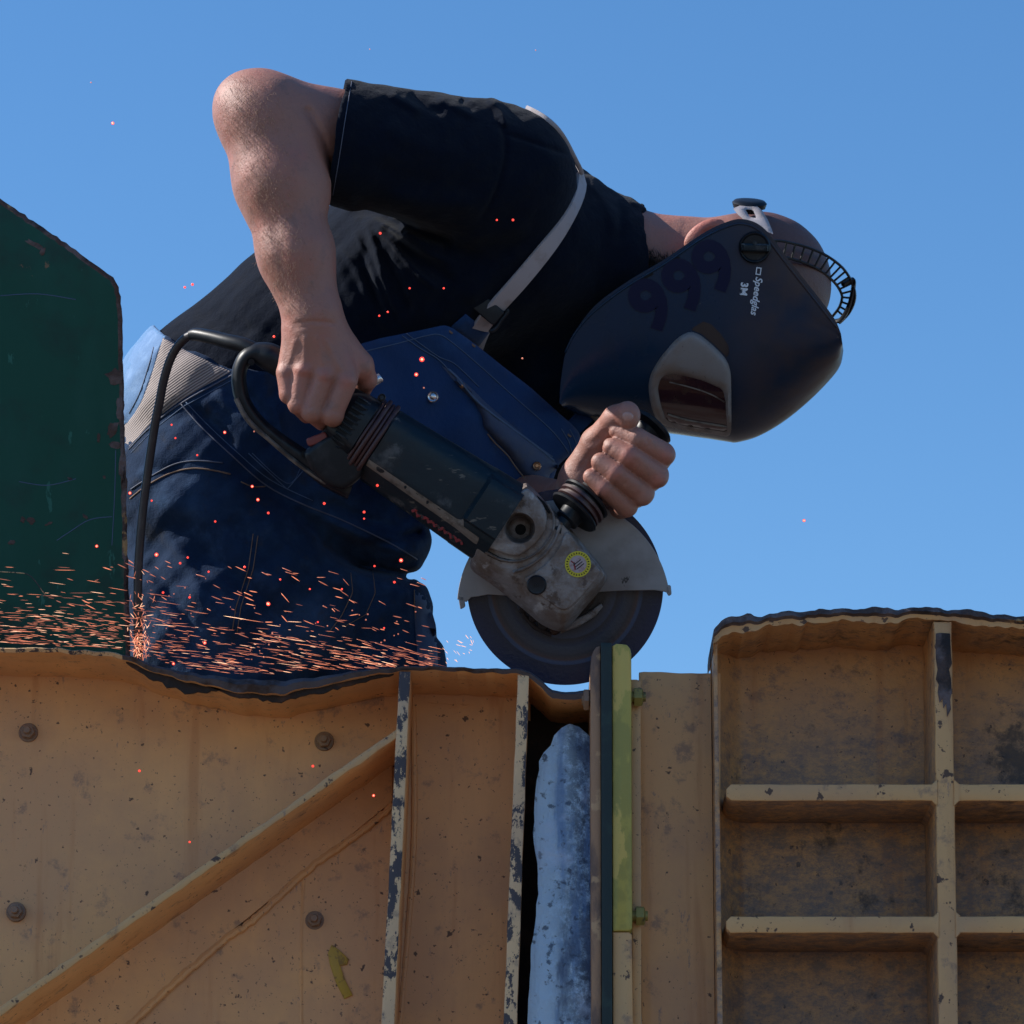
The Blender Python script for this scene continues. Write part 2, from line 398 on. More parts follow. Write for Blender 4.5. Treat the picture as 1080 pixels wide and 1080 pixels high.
M = dict(
    yellow=paint('yellow_paint', YEL),
    yellow_dirty=paint('grimy_yellow_paint', (.64, .315, .11), [
        dict(c=(.15, .105, .10), s=30, lo=.48, hi=.66, a=.8, det=10, r=.85, st=(1, 1, 1.6)),
        dict(c=(.15, .118, .115), s=48, lo=.38, hi=.62, a=.85, det=10, r=.85, st=(1, 1, 1.7), grad=(2, 2.70, 2.53)), dict(c=(.035, .025, .022), s=11, lo=.55, hi=.66, a=.8, det=9, r=.75)], 1.6),
    edge=paint('chipped_paint_edge', (.70, .44, .23), [
        dict(c=(.035, .035, .05), s=66, lo=.505, hi=.535, a=.95, det=8, r=.72, rough=.8, st=(1, 1, .6))]),
    edge2=paint('worn_paint_edge', (.61, .335, .135), [dict(c=(.05, .03, .03), s=50, lo=.62, hi=.65, a=.9, det=8, rough=.8)]),
    rust=mat('rusty_cut_steel', (.075, .045, .038), .8, .1, [dict(c=(.16, .12, .12), s=30, lo=.45, hi=.62, a=.8), dict(c=(.02, .014, .014), s=18, lo=.52, hi=.64), dict(c=(.42, .24, .10), s=14, lo=.62, hi=.66, a=.9)], bump=(50, .8, .006), bump2=(200, .4, .002)),
    rustdark=mat('dark_rust', (.022, .012, .009), .85, 0, [dict(c=(.07, .03, .018), s=22, lo=.5, hi=.66)], bump=(60, .7, .004)),
    steel=mat('torn_steel', (.10, .09, .105), .6, .4, [dict(c=(.05, .03, .025), s=25, lo=.48, hi=.62)], bump=(60, .6, .004)),
    blue_white=mat('flaking_pale_blue_paint', (.54, .75, .97), .4, 0, [
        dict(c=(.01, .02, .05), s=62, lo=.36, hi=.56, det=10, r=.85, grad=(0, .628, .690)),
        dict(c=(.14, .26, .50), s=26, lo=.50, hi=.64, a=.75, st=(1.6, 1, .16)),
        dict(c=(.07, .11, .20), s=10, lo=.54, hi=.64, a=.8, st=(1.8, 1, .7)), dict(c=(.03, .05, .10), s=90, lo=.56, hi=.66, a=.8),
        dict(c=(.60, .72, .95), s=14, lo=.55, hi=.72, a=.6),
        dict(c=(.02, .03, .05), s=110, lo=.70, hi=.73, a=.9)], bump=(30, .7, .008), bump2=(160, .6, .002)),
    green=mat('dark_green_paint', (.004, .068, .050), .42, 0, [
        dict(c=(.012, .085, .068), s=4, lo=.45, hi=.7, a=.6, st=(3, 3, .5)),
        dict(c=(.012, .03, .03), s=12, lo=.5, hi=.7, a=.6),
        dict(c=(.03, .16, .13), s=70, lo=.66, hi=.70, a=.7, st=(1, 1, .18)),
        dict(c=(.20, .13, .08), s=10, lo=.665, hi=.69, det=10, r=.75, rough=.8, a=.9),
        dict(c=(.26, .16, .10), s=20, lo=.50, hi=.54, det=10, r=.75, rough=.8, grad=(0, -.012, 0.004))], bump=(40, .15, .002), spec=.22),
    gasket=mat('dark_green_gasket', (.004, .014, .013), .55, 0, [dict(c=(.015, .035, .028), s=30, lo=.5, hi=.7)], bump=(80, .3, .002)),
    bar=mat('yellow_green_paint', (.42, .33, .065), .55, 0, [dict(c=(.30, .25, .055), s=35, lo=.45, hi=.55, a=.8, st=(1, 1, .6)), dict(c=(.62, .42, .10), s=28, lo=.56, hi=.6, a=.8, st=(1, 1, .5))], bump=(60, .3, .003)),
    bolt=mat('olive_bolt_paint', (.24, .19, .045), .5, .2, [dict(c=(.05, .05, .03), s=60, lo=.5, hi=.65)], bump=(90, .3, .002)),
    nut=paint('painted_nut', (.26, .15, .075)),
    plate=mat('rusty_flange_paint', (.36, .19, .10), .6, 0, [dict(c=(.10, .06, .05), s=26, lo=.46, hi=.62, a=.8, st=(1, 1, .4)), dict(c=(.55, .33, .17), s=40, lo=.56, hi=.62, a=.7)], bump=(60, .5, .003)),
    tape=mat('yellow_tape', (.45, .27, .02), .5, 0, [dict(c=(.25, .14, .02), s=90, lo=.5, hi=.6)]),
    shirt=mat('black_cotton', (.0032, .0062, .0145), .95, 0, [dict(c=(.008, .010, .016), s=60, lo=.45, hi=.75, a=.6)], bump=(900, .45, .0014), bump2=(26, .55, .009), sheen=.06, spec=.05),
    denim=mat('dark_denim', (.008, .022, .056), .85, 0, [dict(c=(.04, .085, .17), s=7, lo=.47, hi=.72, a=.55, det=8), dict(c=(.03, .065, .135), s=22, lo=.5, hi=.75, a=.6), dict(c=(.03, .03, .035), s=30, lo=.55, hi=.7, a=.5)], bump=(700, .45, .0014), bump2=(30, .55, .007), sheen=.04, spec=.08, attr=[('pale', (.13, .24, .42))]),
    bib=mat('blue_denim', (.003, .029, .11), .8, 0, [dict(c=(.012, .065, .19), s=22, lo=.5, hi=.8, a=.5), dict(c=(.03, .035, .05), s=12, lo=.55, hi=.68, a=.6)], bump=(700, .35, .001), bump2=(50, .35, .004), sheen=.15, spec=.25),
    flap=mat('dirty_blue_denim', (.035, .055, .115), .75, 0, [dict(c=(.07, .07, .09), s=25, lo=.5, hi=.7, a=.6)], bump=(700, .3, .001), bump2=(50, .35, .004)),
    sun_tinted_denim=mat('denim_with_painted_sun', (.10, .20, .38), .85, 0, [dict(c=(.18, .30, .50), s=60, lo=.45, hi=.7, a=.6)], bump=(700, .35, .001), bump2=(45, .35, .004)),  # denim with sunlight put into its base colour
    webbing=mat('grey_elastic_webbing', (.34, .31, .33), .85, 0, [dict(c=(.24, .2, .19), s=40, lo=.5, hi=.68, a=.6)], bump=(500, .4, .001)),
    stitch=mat('tan_stitching', (.16, .10, .07), .8), piping=mat('pale_piping', (.07, .08, .12), .7),
    thread=mat('blue_grey_stitching', (.06, .10, .18), .8),
    skin=mat('skin', (.315, .142, .105), .55, 0, [dict(c=(.38, .135, .10), s=22, lo=.45, hi=.7, a=.6), dict(c=(.25, .125, .10), s=9, lo=.5, hi=.7, a=.5), dict(c=(.22, .10, .075), s=190, lo=.60, hi=.68, a=.5), dict(c=(.20, .11, .09), s=34, lo=.56, hi=.68, a=.5, det=8)],
             bump=(480, .4, .0014), bump2=(90, .4, .0025), sss=.12, attr=[('stubble', (.070, .032, .028)), ('red', (.50, .12, .09))]),
    nail=mat('fingernail', (.42, .235, .20), .35, sss=.1), hair=mat('dark_hair', (.012, .009, .010), .6), armhair=mat('fair_arm_hair', (.34, .20, .13), .6),
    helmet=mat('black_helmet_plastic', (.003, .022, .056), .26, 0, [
        dict(c=(.075, .042, .028), s=7, lo=.25, hi=.6, a=.95, det=6, rough=.6, grad=(0, .10, .24)),  # brown towards the right: dust, with ground bounce painted into the colour
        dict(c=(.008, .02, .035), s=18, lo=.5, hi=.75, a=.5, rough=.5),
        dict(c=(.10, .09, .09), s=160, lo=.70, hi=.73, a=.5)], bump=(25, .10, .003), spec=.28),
    digits=mat('navy_sticker', (.0015, .007, .036), .3, spec=.2), white=mat('white_print', (.55, .62, .72), .5),
    lensframe=mat('grey_lens_frame', (.19, .18, .185), .55, 0, [dict(c=(.17, .12, .09), s=22, lo=.45, hi=.7, a=.7), dict(c=(.06, .05, .05), s=160, lo=.66, hi=.7, a=.7)], bump=(80, .2, .001)),
    lens=mat('dark_maroon_lens', (.035, .012, .016), .12, 0, [dict(c=(.06, .04, .03), s=40, lo=.5, hi=.7, a=.5, rough=.3)], coat=.6),
    black=mat('black_plastic', (.004, .006, .010), .42, 0, [dict(c=(.025, .025, .03), s=60, lo=.5, hi=.7, a=.5)], bump=(90, .15, .001), spec=.3),
    grip=mat('worn_dark_plastic', (.004, .013, .021), .42, 0, [
        dict(c=(.10, .10, .105), s=22, lo=.56, hi=.72, a=.75, det=8, r=.7, rough=.6),
        dict(c=(.16, .14, .12), s=75, lo=.63, hi=.68, a=.6, st=(.5, 1, 1.6)), dict(c=(.03, .02, .018), s=9, lo=.5, hi=.7, a=.5)], bump=(60, .3, .002), spec=.3),
    scuff=mat('scuffed_brown_plastic', (.16, .14, .125), .65, 0, [dict(c=(.06, .05, .045), s=50, lo=.45, hi=.65), dict(c=(.3, .27, .24), s=110, lo=.6, hi=.7, a=.6)], bump=(90, .5, .002)),
    window=mat('smoked_side_window', (.022, .018, .022), .25), 
    slot=mat('slot_black', (.002, .002, .003), .9),
    maroon=mat('maroon_rubber', (.045, .016, .018), .5, 0, [dict(c=(.10, .06, .05), s=50, lo=.5, hi=.7, a=.5)]),
    red=mat('red_plastic', (.16, .03, .03), .5), redprint=mat('faded_red_print', (.22, .008, .014), .5, 0, [dict(c=(.02, .01, .012), s=170, lo=.5, hi=.56)]),
    alu=mat('cast_aluminium', (.22, .20, .20), .5, .35, [
        dict(c=(.30, .29, .30), s=60, lo=.56, hi=.62, a=.6, st=(.3, 1, 1.2)), dict(c=(.13, .09, .07), s=20, lo=.40, hi=.58, a=.9, det=9, r=.7, rough=.65), dict(c=(.07, .045, .035), s=48, lo=.56, hi=.64, a=.85, det=8, r=.7),
        dict(c=(.5, .49, .5), s=34, lo=.6, hi=.7, a=.6)], bump=(150, .8, .0018), bump2=(24, .5, .0035)),
    guard=mat('grey_guard_steel', (.26, .245, .25), .6, .35, [dict(c=(.15, .125, .115), s=12, lo=.45, hi=.7, a=.7), dict(c=(.03, .025, .025), s=48, lo=.645, hi=.67, a=.9, st=(1, 1, .5))], bump=(60, .2, .001)),
    chrome=mat('bright_metal', (.62, .58, .58), .25, .9), brass=mat('copper_button', (.42, .22, .12), .35, .8),
    cable=mat('black_rubber_cable', (.022, .017, .02), .42, 0, [dict(c=(.06, .045, .045), s=60, lo=.5, hi=.7, a=.5)]),
    sticker_y=mat('yellow_label', (.50, .44, .03), .5), sticker_w=mat('worn_white_label', (.34, .28, .30), .5, 0, [dict(c=(.24, .12, .13), s=200, lo=.5, hi=.6, a=.6)]),
    ground=mat('gravel', (.13, .105, .085), .9, 0, [dict(c=(.09, .07, .06), s=6, lo=.4, hi=.6), dict(c=(.17, .145, .12), s=40, lo=.5, hi=.7)], bump=(30, .5, .02)),
    deck=mat('dark_steel_plate', (.10, .08, .07), .7, .3, [dict(c=(.06, .03, .02), s=12, lo=.45, hi=.6)]),
)
# the abrasive disc: printed rings by radius
def disc_mat():
    m = bpy.data.materials.new('abrasive_disc'); m.use_nodes = True; t = m.node_tree; N = t.nodes; L = t.links; p = N['Principled BSDF']
    at = N.new('ShaderNodeAttribute'); at.attribute_name = 'rad'; r = N.new('ShaderNodeValToRGB'); e = r.color_ramp.elements
    e[0].position = 0; e[0].color = (.004, .004, .006, 1); e[1].position = 1; e[1].color = (.004, .014, .05, 1)
    for pz, c in ((.42, (.006, .007, .01)), (.45, (.03, .035, .05)), (.52, (.025, .04, .08)), (.535, (.012, .016, .026)), (.60, (.012, .024, .055)), (.615, (.022, .035, .06)), (.68, (.03, .034, .05)), (.70, (.022, .024, .035)), (.745, (.05, .03, .032)), (.765, (.03, .05, .10)), (.79, (.022, .045, .10)), (.80, (.005, .012, .032))):
        q = e.new(pz); q.color = c + (1,)
    tc = N.new('ShaderNodeTexCoord'); n = N.new('ShaderNodeTexNoise'); n.inputs['Scale'].default_value = 260; n.inputs['Detail'].default_value = 3
    L.new(tc.outputs['Object'], n.inputs['Vector']); b = N.new('ShaderNodeBump'); b.inputs['Strength'].default_value = .3; b.inputs['Distance'].default_value = .001
    L.new(n.outputs[0], b.inputs['Height']); L.new(b.outputs[0], p.inputs['Normal'])
    L.new(at.outputs['Fac'], r.inputs[0]); L.new(r.outputs[0], p.inputs['Base Color']); p.inputs['Roughness'].default_value = .24; return m
M['disc'] = disc_mat()
def belt_mat():
    m = bpy.data.materials.new('ribbed_grey_elastic'); m.use_nodes = True; t = m.node_tree; N = t.nodes; L = t.links; p = N['Principled BSDF']
    tc = N.new('ShaderNodeTexCoord'); mp = N.new('ShaderNodeMapping'); mp.inputs['Rotation'].default_value = (0, math.radians(31), 0)
    L.new(tc.outputs['Object'], mp.inputs[0]); wv = N.new('ShaderNodeTexWave'); wv.wave_type = 'BANDS'; wv.bands_direction = 'Z'
    wv.inputs['Scale'].default_value = 105; wv.inputs['Distortion'].default_value = .6; wv.inputs['Detail'].default_value = 1; L.new(mp.outputs[0], wv.inputs['Vector'])
    mx = N.new('ShaderNodeMix'); mx.data_type = 'RGBA'; L.new(wv.outputs['Fac'], mx.inputs[0]); mx.inputs[6].default_value = (.10, .08, .08, 1); mx.inputs[7].default_value = (.36, .30, .28, 1)
    L.new(mx.outputs[2], p.inputs['Base Color']); p.inputs['Roughness'].default_value = .85
    b = N.new('ShaderNodeBump'); b.inputs['Strength'].default_value = .5; b.inputs['Distance'].default_value = .001; L.new(wv.outputs['Fac'], b.inputs['Height']); L.new(b.outputs[0], p.inputs['Normal'])
    return m
M['belt'] = belt_mat()

# ================================================================== SETTING
def box_w(x0, x1, y0, y1, z0, z1):
    v = [(x, y, z) for x in (x0, x1) for y in (y0, y1) for z in (z0, z1)]
    return v, [[0, 1, 3, 2], [4, 6, 7, 5], [0, 4, 5, 1], [2, 3, 7, 6], [0, 2, 6, 4], [1, 5, 7, 3]]
g = MB(); g.add([(-600, -600, 0), (600, -600, 0), (600, 600, 0), (-600, 600, 0)], [[0, 1, 2, 3]])
tag(g.w('ground', M['ground'], base=(0, 0, 0)), 'gravel yard floor far below the steel walls', None, kind='structure')

YF = 4.63; YB = 4.76; ZB = 0.0     # front edge of the ribs, plate behind them, wall foot
def xz(px, py, Y=YF): p = PY(px, py, Y); return (p[0], p[2])
def ext(p0, p1, zb, Y=YF):          # follow a line on down to the foot of the wall
    a = xz(*p0, Y); b = xz(*p1, Y); t = (zb - a[1]) / (b[1] - a[1]); return (a[0] + (b[0] - a[0]) * t, zb)
def prism(mb, poly, y0, y1, m=0, bev=0.0):
    P = np.array(poly); r = []
    def ring(p, y): return np.c_[p[:, 0], np.full(len(p), y), p[:, 1]]
    if bev: r += [ring(inset(P, bev), y0), ring(inset(P, bev * .3), y0 + bev * .3), ring(P, y0 + bev)]
    else: r.append(ring(P, y0))
    r.append(ring(P, y1)); mb.add(*loft(r), m)
def ragged(pts, step, amp, seed):
    r = np.random.default_rng(seed); P = resample(np.array(pts, float), step)
    n = r.normal(0, 1, len(P)); n = np.convolve(n, [.25, .5, .25], 'same') * amp; n[0] = n[-1] = 0
    P[:, 1] += n; return P

# ---- left wall section
lw = empty('steel_wall', (-0.6, YB, 0)); tag(lw, 'yellow painted steel wall with diagonal brace and torn upper edge, left of the tall joint', 'steel wall')
top = ragged([(-700, 676), (-300, 679), (0, 682), (60, 683), (120, 687), (140, 692), (160, 700), (185, 706), (215, 711), (240, 714), (262, 716), (300, 717), (350, 711), (400, 704), (425, 702), (480, 703), (548, 705), (560, 708), (570, 716), (582, 726), (596, 730), (615, 728), (627, 727)], 5, .8, 1)
bx = top[:, 0]
thk = np.interp(bx, [-700, 120, 150, 200, 262, 300, 350, 400, 425, 548, 570, 590, 627], [5, 5, 6, 8, 15, 13, 9, 6, 5, 5, 8, 9, 7])
thk = thk + np.convolve(np.random.default_rng(3).normal(0, 1.1, len(bx)), [.3, .4, .3], 'same') * (bx > 120)
bot = np.c_[bx, top[:, 1] + thk]
T = np.array([xz(*p) for p in top]); Bt = np.array([xz(*p) for p in bot])
fl = MB()
n = len(T); rows = []
ys = [(YF + .002, 0), (YF - .0015, 0), (YF + .004, 0), (YF + .04, 0), (YB + .012, 0)]
v = []; 
for i in range(n):
    c = (T[i] + Bt[i]) / 2; 
    wav = .0022 * math.sin(i * .37) + .0015 * math.sin(i * 1.1)
    prof = [(T[i][0], YB + .012, T[i][1]), (T[i][0], YF + .004 + wav, T[i][1]), (c[0], YF + wav - .0015, c[1] + .0006), (Bt[i][0], YF + .003 + wav, Bt[i][1]), (Bt[i][0], YB + .012, Bt[i][1])]
    v += prof
f = []; mi_ = []
for i in range(n - 1):
    for k in range(4):
        f.append([i * 5 + k, i * 5 + k + 1, (i + 1) * 5 + k + 1, (i + 1) * 5 + k])
        xx = bx[i]
        mi_.append((0 if xx < 128 else 1) if k in (1, 2) else (2 if k == 0 else 3))
    f.append([i * 5 + 4, i * 5, (i + 1) * 5, (i + 1) * 5 + 4]); mi_.append(3)
f.append([0, 1, 2, 3, 4]); mi_.append(1); f.append([(n - 1) * 5 + k for k in range(5)]); mi_.append(1)
build('top_flange', v, f, [M['edge'], M['steel'], M['rust'], M['yellow']], lw, mi=mi_, angle=35)
# ragged torn lip hanging under the bent flange
tl = MB(); 
for (x0, x1, dy, sd) in ((132, 232, 12, 5), (222, 415, 7, 6)):
    a = ragged([(x0, np.interp(x0, bx, bot[:, 1]) - 2), (x1, np.interp(x1, bx, bot[:, 1]) - 2)], 5, 0, sd); r2 = np.random.default_rng(sd)
    a[:, 1] = np.interp(a[:, 0], bx, bot[:, 1]) - 2; u = np.linspace(0, 1, len(a))
    b = a.copy(); b[:, 1] += 3 + dy * np.sin(np.pi * u) ** .7 * (0.55 + .45 * r2.random(len(a))); b = b[::-1]
    prism(tl, [xz(*p) for p in np.vstack([a, b])], YF + .010, YF + .014)
tl.w('torn_lip', M['rustdark'], lw, angle=30)
# back plate, following the flange
bp = MB(); poly = [tuple(q) for q in np.c_[Bt[:, 0], Bt[:, 1] + .002]]
xr = xz(560, 800)[0]
poly = [q for q in poly if q[0] <= xr]; poly += [(poly[-1][0], ZB), (poly[0][0], ZB)]
# gridded sheet with slight dents so that it does not look ideal
xs = np.linspace(poly[0][0], xr, 90); zs_ = None; tops = np.interp(xs, Bt[:, 0], Bt[:, 1] + .002)
v = []; NZ = 60
for i, x in enumerate(xs):
    for k in range(NZ + 1):
        u = (k / NZ) ** 2.2; z = tops[i] + (ZB - tops[i]) * u
        v.append((x, YB + .0025 * math.sin(x * 9 + z * 4) * math.sin(z * 7 + 1) - .006 * math.exp(-((z - tops[i]) / .015) ** 2), z))
f = [[i * (NZ + 1) + k, (i + 1) * (NZ + 1) + k, (i + 1) * (NZ + 1) + k + 1, i * (NZ + 1) + k + 1] for i in range(len(xs) - 1) for k in range(NZ)]
v2 = [(a, b + .010, c) for a, b, c in v]; nv = len(v)
f2 = [[q + nv for q in reversed(ff)] for ff in f]
side = [[k, k + 1, k + 1 + nv, k + nv] for k in range(NZ)] + [[(len(xs) - 1) * (NZ + 1) + k + d for d in (1, 0)] + [(len(xs) - 1) * (NZ + 1) + k + d + nv for d in (0, 1)] for k in range(NZ)]
build('back_plate', v + v2, f + f2 + side, M['yellow'], lw, angle=50)
def strip(mb, t0, t1, b0, b1, y0, y1, m=0, zb=ZB, bev=.0015):
    a = xz(*t0); b = xz(*t1); c = ext(t1, b1, zb); d = ext(t0, b0, zb)
    P = np.vstack([resample(np.array([a, b]), .02), resample(np.array([b, c]), .02), resample(np.array([c, d]), .02), resample(np.array([d, a]), .02)])
    keep = [0] + [i for i in range(1, len(P)) if np.linalg.norm(P[i] - P[i - 1]) > 1e-6]; P = P[keep]
    if np.linalg.norm(P[0] - P[-1]) < 1e-6: P = P[:-1]
    P = P + np.random.default_rng(int(t0[0])).normal(0, .00022, P.shape)
    prism(mb, P, y0, y1, m, bev)
for a in (((421, 708), (433, 708), (402, 1080), (416, 1080)), ((546, 711), (558, 711), (531, 1080), (545, 1080))):
    r = MB(); strip(r, *a, YF + .001, YB); r.m = [0] * len(r.f)
    # front rim is chipped, flanks are plain paint
    P = np.vstack(r.v); mm = []
    for ff in r.f: mm.append(0 if P[ff, 1].max() < YF + .004 else 1)
    r.m = mm; r.w('rib', [M['edge'], M['yellow']], lw)
# diagonal brace and the folded sheet under it
d = MB(); A1, A2 = (419, 768), (-80, 1118)
lam = 3.0; fx = A1[0] + (A2[0] - A1[0]) * lam; fy = A1[1] + (A2[1] - A1[1]) * lam
L0 = resample(np.array([A1, (fx, fy)], float), 12); L1 = L0[::-1] + np.array([0, 9.5])
Pd = np.array([xz(*p) for p in np.vstack([L0, L1])]); Pd += np.random.default_rng(4).normal(0, .0004, Pd.shape)
Pd = Pd[Pd[:, 1] > -.5]
prism(d, Pd, YF + .002, YB, 0, .0015)
P = np.vstack(d.v); d.m = [0 if P[ff, 1].max() < YF + .006 else 1 for ff in d.f]
d.w('diagonal_brace', [M['edge2'], M['yellow']], lw)
d = MB()
pl = [(412, 792), (414, 800), (414, 846), (360, 890), (300, 938), (236, 990), (132, 1084), (-300, 1450), (-700, 1560)]
prism(d, [xz(*p, YB) for p in pl], YB - .006, YB - .002, 0, .001); d.w('doubler_sheet', M['yellow'], lw)
d = MB()
def bead(mb, pts, r, Y, sd=0, n=8):
    rr = np.random.default_rng(sd); P = resample(spl(np.array(pts, float), 5), 4); W = np.array([PY(x, y, Y) for x, y in P]); W[:, 2] += rr.normal(0, .0006, len(W))
    mb.add(*tube(W, r * (1 + .25 * rr.random(len(W))), n, ref=(0, 1, 0)))
bead(d, [(414, 848), (395, 866), (360, 892), (330, 913), (300, 940), (265, 972), (236, 992), (180, 1040), (132, 1086)], .0038, YB - .004, 2)
bead(d, [(320, 928), (318, 1000), (318, 1100)], .0022, YB - .0005, 3)
bead(d, [(436, 745), (436, 900), (420, 1100)], .003, YB - .001, 4)
bead(d, [(432, 740), (480, 744), (546, 743)], .003, YB - .001, 5)
d.w('weld_seam', M['yellow'], lw)
def bolt(px, py, Y, r, parent, mats, sd):
    c = PY(px, py, Y); m = MB(); rr = random.Random(sd); a0 = rr.random()
    v_, f_ = lathe(c, (0, -1, 0), [(-.004, r * 1.35), (.0015, r * 1.35), (.0025, r * 1.25)], 24); m.add(v_, f_)
    hexp = [(c[0] + math.cos(a0 + k * math.pi / 3) * r, c[2] + math.sin(a0 + k * math.pi / 3) * r) for k in range(6)]
    prism(m, hexp, c[1] - .0115, c[1] - .002, 0, .0012)
    v_, f_ = lathe(c, (0, -1, 0), [(.008, r * .52), (.017, r * .52), (.0185, r * .42)], 16); m.add(v_, f_)
    m.w('bolt', mats, parent)
for k, (x, y) in enumerate(((30, 773), (342, 782), (17, 962), (332, 971))): bolt(x, y, YB, .0082, lw, M['nut'], k)
t_ = MB(); prism(t_, [xz(*p, YB) for p in [(350, 997), (357, 1002), (368, 1012), (366, 1018), (359, 1019), (364, 1034), (372, 1050), (363, 1054), (354, 1036), (348, 1018), (346, 1006)]], YB - .005, YB, 0, .0006)
t_.w('tape_mark', M['tape'], lw, label='yellow tape mark shaped like a bent arrow')
# gap between second rib and joint
d = MB(); prism(d, [xz(556, 706), xz(575, 716), xz(585, 727), xz(600, 733), xz(640, 733), ext((640, 733), (640, 1080), ZB), ext((556, 706), (541, 1080), ZB)], YB - .002, YB + .01)
d.w('gap_plate', M['rustdark'], lw)
d = MB(); r5 = np.random.default_rng(11)
Lft = ragged([(556, 1110), (557, 1060), (561, 1000), (566, 955), (568, 930), (563, 890), (563, 850), (567, 815), (568, 800)], 4, .0, 9); Lft[:, 0] += r5.normal(0, .9, len(Lft))
Tp = np.array([(571, 795), (578, 792), (582, 784), (585, 774), (591, 770), (594, 764), (604, 763), (610, 766), (615, 771), (627, 780)], float)
gp = np.vstack([Lft, Tp, [(628, 1110)]])
gg = MB(); gp_w = np.array([xz(*p, YB - .085) for p in gp]); gp_w = np.vstack([gp_w[:-1], [(gp_w[-1][0], .6)], [(gp_w[0][0] - .02, .6)]])
# lumpy surface
Pb = resample(gp_w, .012, True); lo2, hi2 = Pb.min(0), Pb.max(0); lo2 = np.array([lo2[0], 1.9])
gx, gz = np.meshgrid(np.arange(lo2[0], hi2[0], .006), np.arange(1.9, hi2[1], .006)); G = np.stack([gx.ravel(), gz.ravel()], 1)
G = G[inside(Pb, G) & (segd(G, Pb) > .004)]
pts = np.vstack([Pb, G]); ed = [(i, (i + 1) % len(Pb)) for i in range(len(Pb))]
vs, es, fs, _, _, _ = delaunay_2d_cdt([Vector(p) for p in pts], ed, [], 1, 1e-6)
vv = np.array([(a.x, a.y) for a in vs]); db = segd(vv, Pb)
yy = YB - .086 - .003 * (1 - np.exp(-db / .008)) - .0022 * np.sin(vv[:, 1] * 38 + 1.5 * np.sin(vv[:, 0] * 60)) * np.sin(vv[:, 0] * 70 + vv[:, 1] * 13) * (1 - np.exp(-db / .01))
gg.add(np.c_[vv[:, 0], yy, vv[:, 1]], [list(f_) for f_ in fs])
gg.w('painted_insert', M['blue_white'], lw, angle=180, label='lumpy insert with flaking pale blue paint seen in the gap').data
# origin shift helper for the gradient of that paint
bpy.data.objects['painted_insert'].data.update()

# ---- flanged joint
jt = empty('flanged_joint', (xz(645, 800)[0], YF, 0)); tag(jt, 'upright bolted flange joint with dark green gasket and yellow green bar between the two walls', 'flange joint')
def col(poly_top, xb0, xb1, y0, y1, mt, name, label=None, bev=.003, zb=ZB):
    m = MB(); a = [xz(*p) for p in poly_top]; b = ext(poly_top[-1], (xb1, 1080), zb); c = ext(poly_top[0], (xb0, 1080), zb)
    P = resample(np.array(a + [b, c]), .006, True)
    prism(m, P, y0, y1, 0, bev); return m.w(name, mt, jt, label=label)
col([(622.5, 745), (622.5, 703), (624, 692), (628, 685), (633.2, 683)], 624, 634.3, YF - .012, YB + .01, M['plate'], 'flange_plate', bev=.0015)
col([(633.4, 681), (645, 681.5)], 634.5, 645.5, YF - .016, YB + .01, M['gasket'], 'gasket', bev=.0008)
col([(645.3, 684), (647, 681.5), (660, 682), (664, 685), (665.5, 692)], 646, 667, YF - .013, YF + .03, M['bar'], 'flange_bar', zb=xz(0, 984)[1], bev=.002)
col([(645.8, 984.6), (666.2, 984.6)], 646, 667.5, YF - .011, YF + .03, M['edge2'], 'flange_bar', label='tan lower part of the flange bar', bev=.002)
col([(665.8, 714), (676, 714)], 667.6, 677, YF + .012, YB, M['edge2'], 'angle_strip', bev=.001)
def sbolt(px, py, Y, dirx, ln, r, m):     # bolt lying crosswise
    c = PY(px, py, Y); mb = MB(); v_ = []
    hexp = [(math.cos(k * math.pi / 3 + .3) * r, math.sin(k * math.pi / 3 + .3) * r) for k in range(6)]
    R_ = [[(c[0] + dirx * s_, c[1] + a * q, c[2] + b * q) for a, b in hexp] for s_, q in ((-ln * .3, 1), (ln * .8, 1), (ln, .8))]
    mb.add(*loft([np.array(r_) for r_ in R_])); v2_, f2_ = lathe(c, (dirx, 0, 0), [(-ln * 1.0, r * .55), (ln * 1.4, r * .5)], 12); mb.add(v2_, f2_)
    mb.w('bolt', m, jt, label=None)
sbolt(671, 735, YF + .004, 1, .0075, .011, M['bolt']); sbolt(673, 966, YF + .004, 1, .0075, .011, M['bolt'])
sbolt(619.5, 738, YF + .004, -1, .0045, .0125, M['nut'])

# ---- right wall section
rw = empty('steel_wall', (0.6, YB, 0)); tag(rw, 'yellow painted steel wall with a grid of deep square recesses, right of the tall joint', 'steel wall')
YM = YF + .07
m = MB(); Pm = ragged([(674, 709), (700, 709), (760, 710)], 5, .5, 8)
prism(m, [xz(*p, YM) for p in Pm] + [ext((757, 710), (757, 1080), ZB, YM), ext((674, 709), (677, 1080), ZB, YM)], YM, YM + .012, 0, .0012)
m.w('flat_plate', M['yellow'], rw)
topR = ragged([(752, 672), (753, 662), (760, 656), (772, 651), (800, 648), (850, 644), (905, 642), (960, 642), (1010, 643), (1045, 647), (1085, 651), (1200, 654), (1700, 660)], 4, 1.7, 21)
m = MB(); botR = topR.copy(); r6 = np.random.default_rng(22)
botR[:, 1] += np.interp(topR[:, 0], [752, 770, 800, 900, 1080], [17, 16, 14, 12, 13]) + np.convolve(r6.normal(0, 2.6, len(topR)), [.3, .4, .3], 'same')
TT = np.array([xz(*p) for p in topR]); BB = np.array([xz(*p) for p in botR]); v = []; f = []; mi_ = []
nn = len(TT)
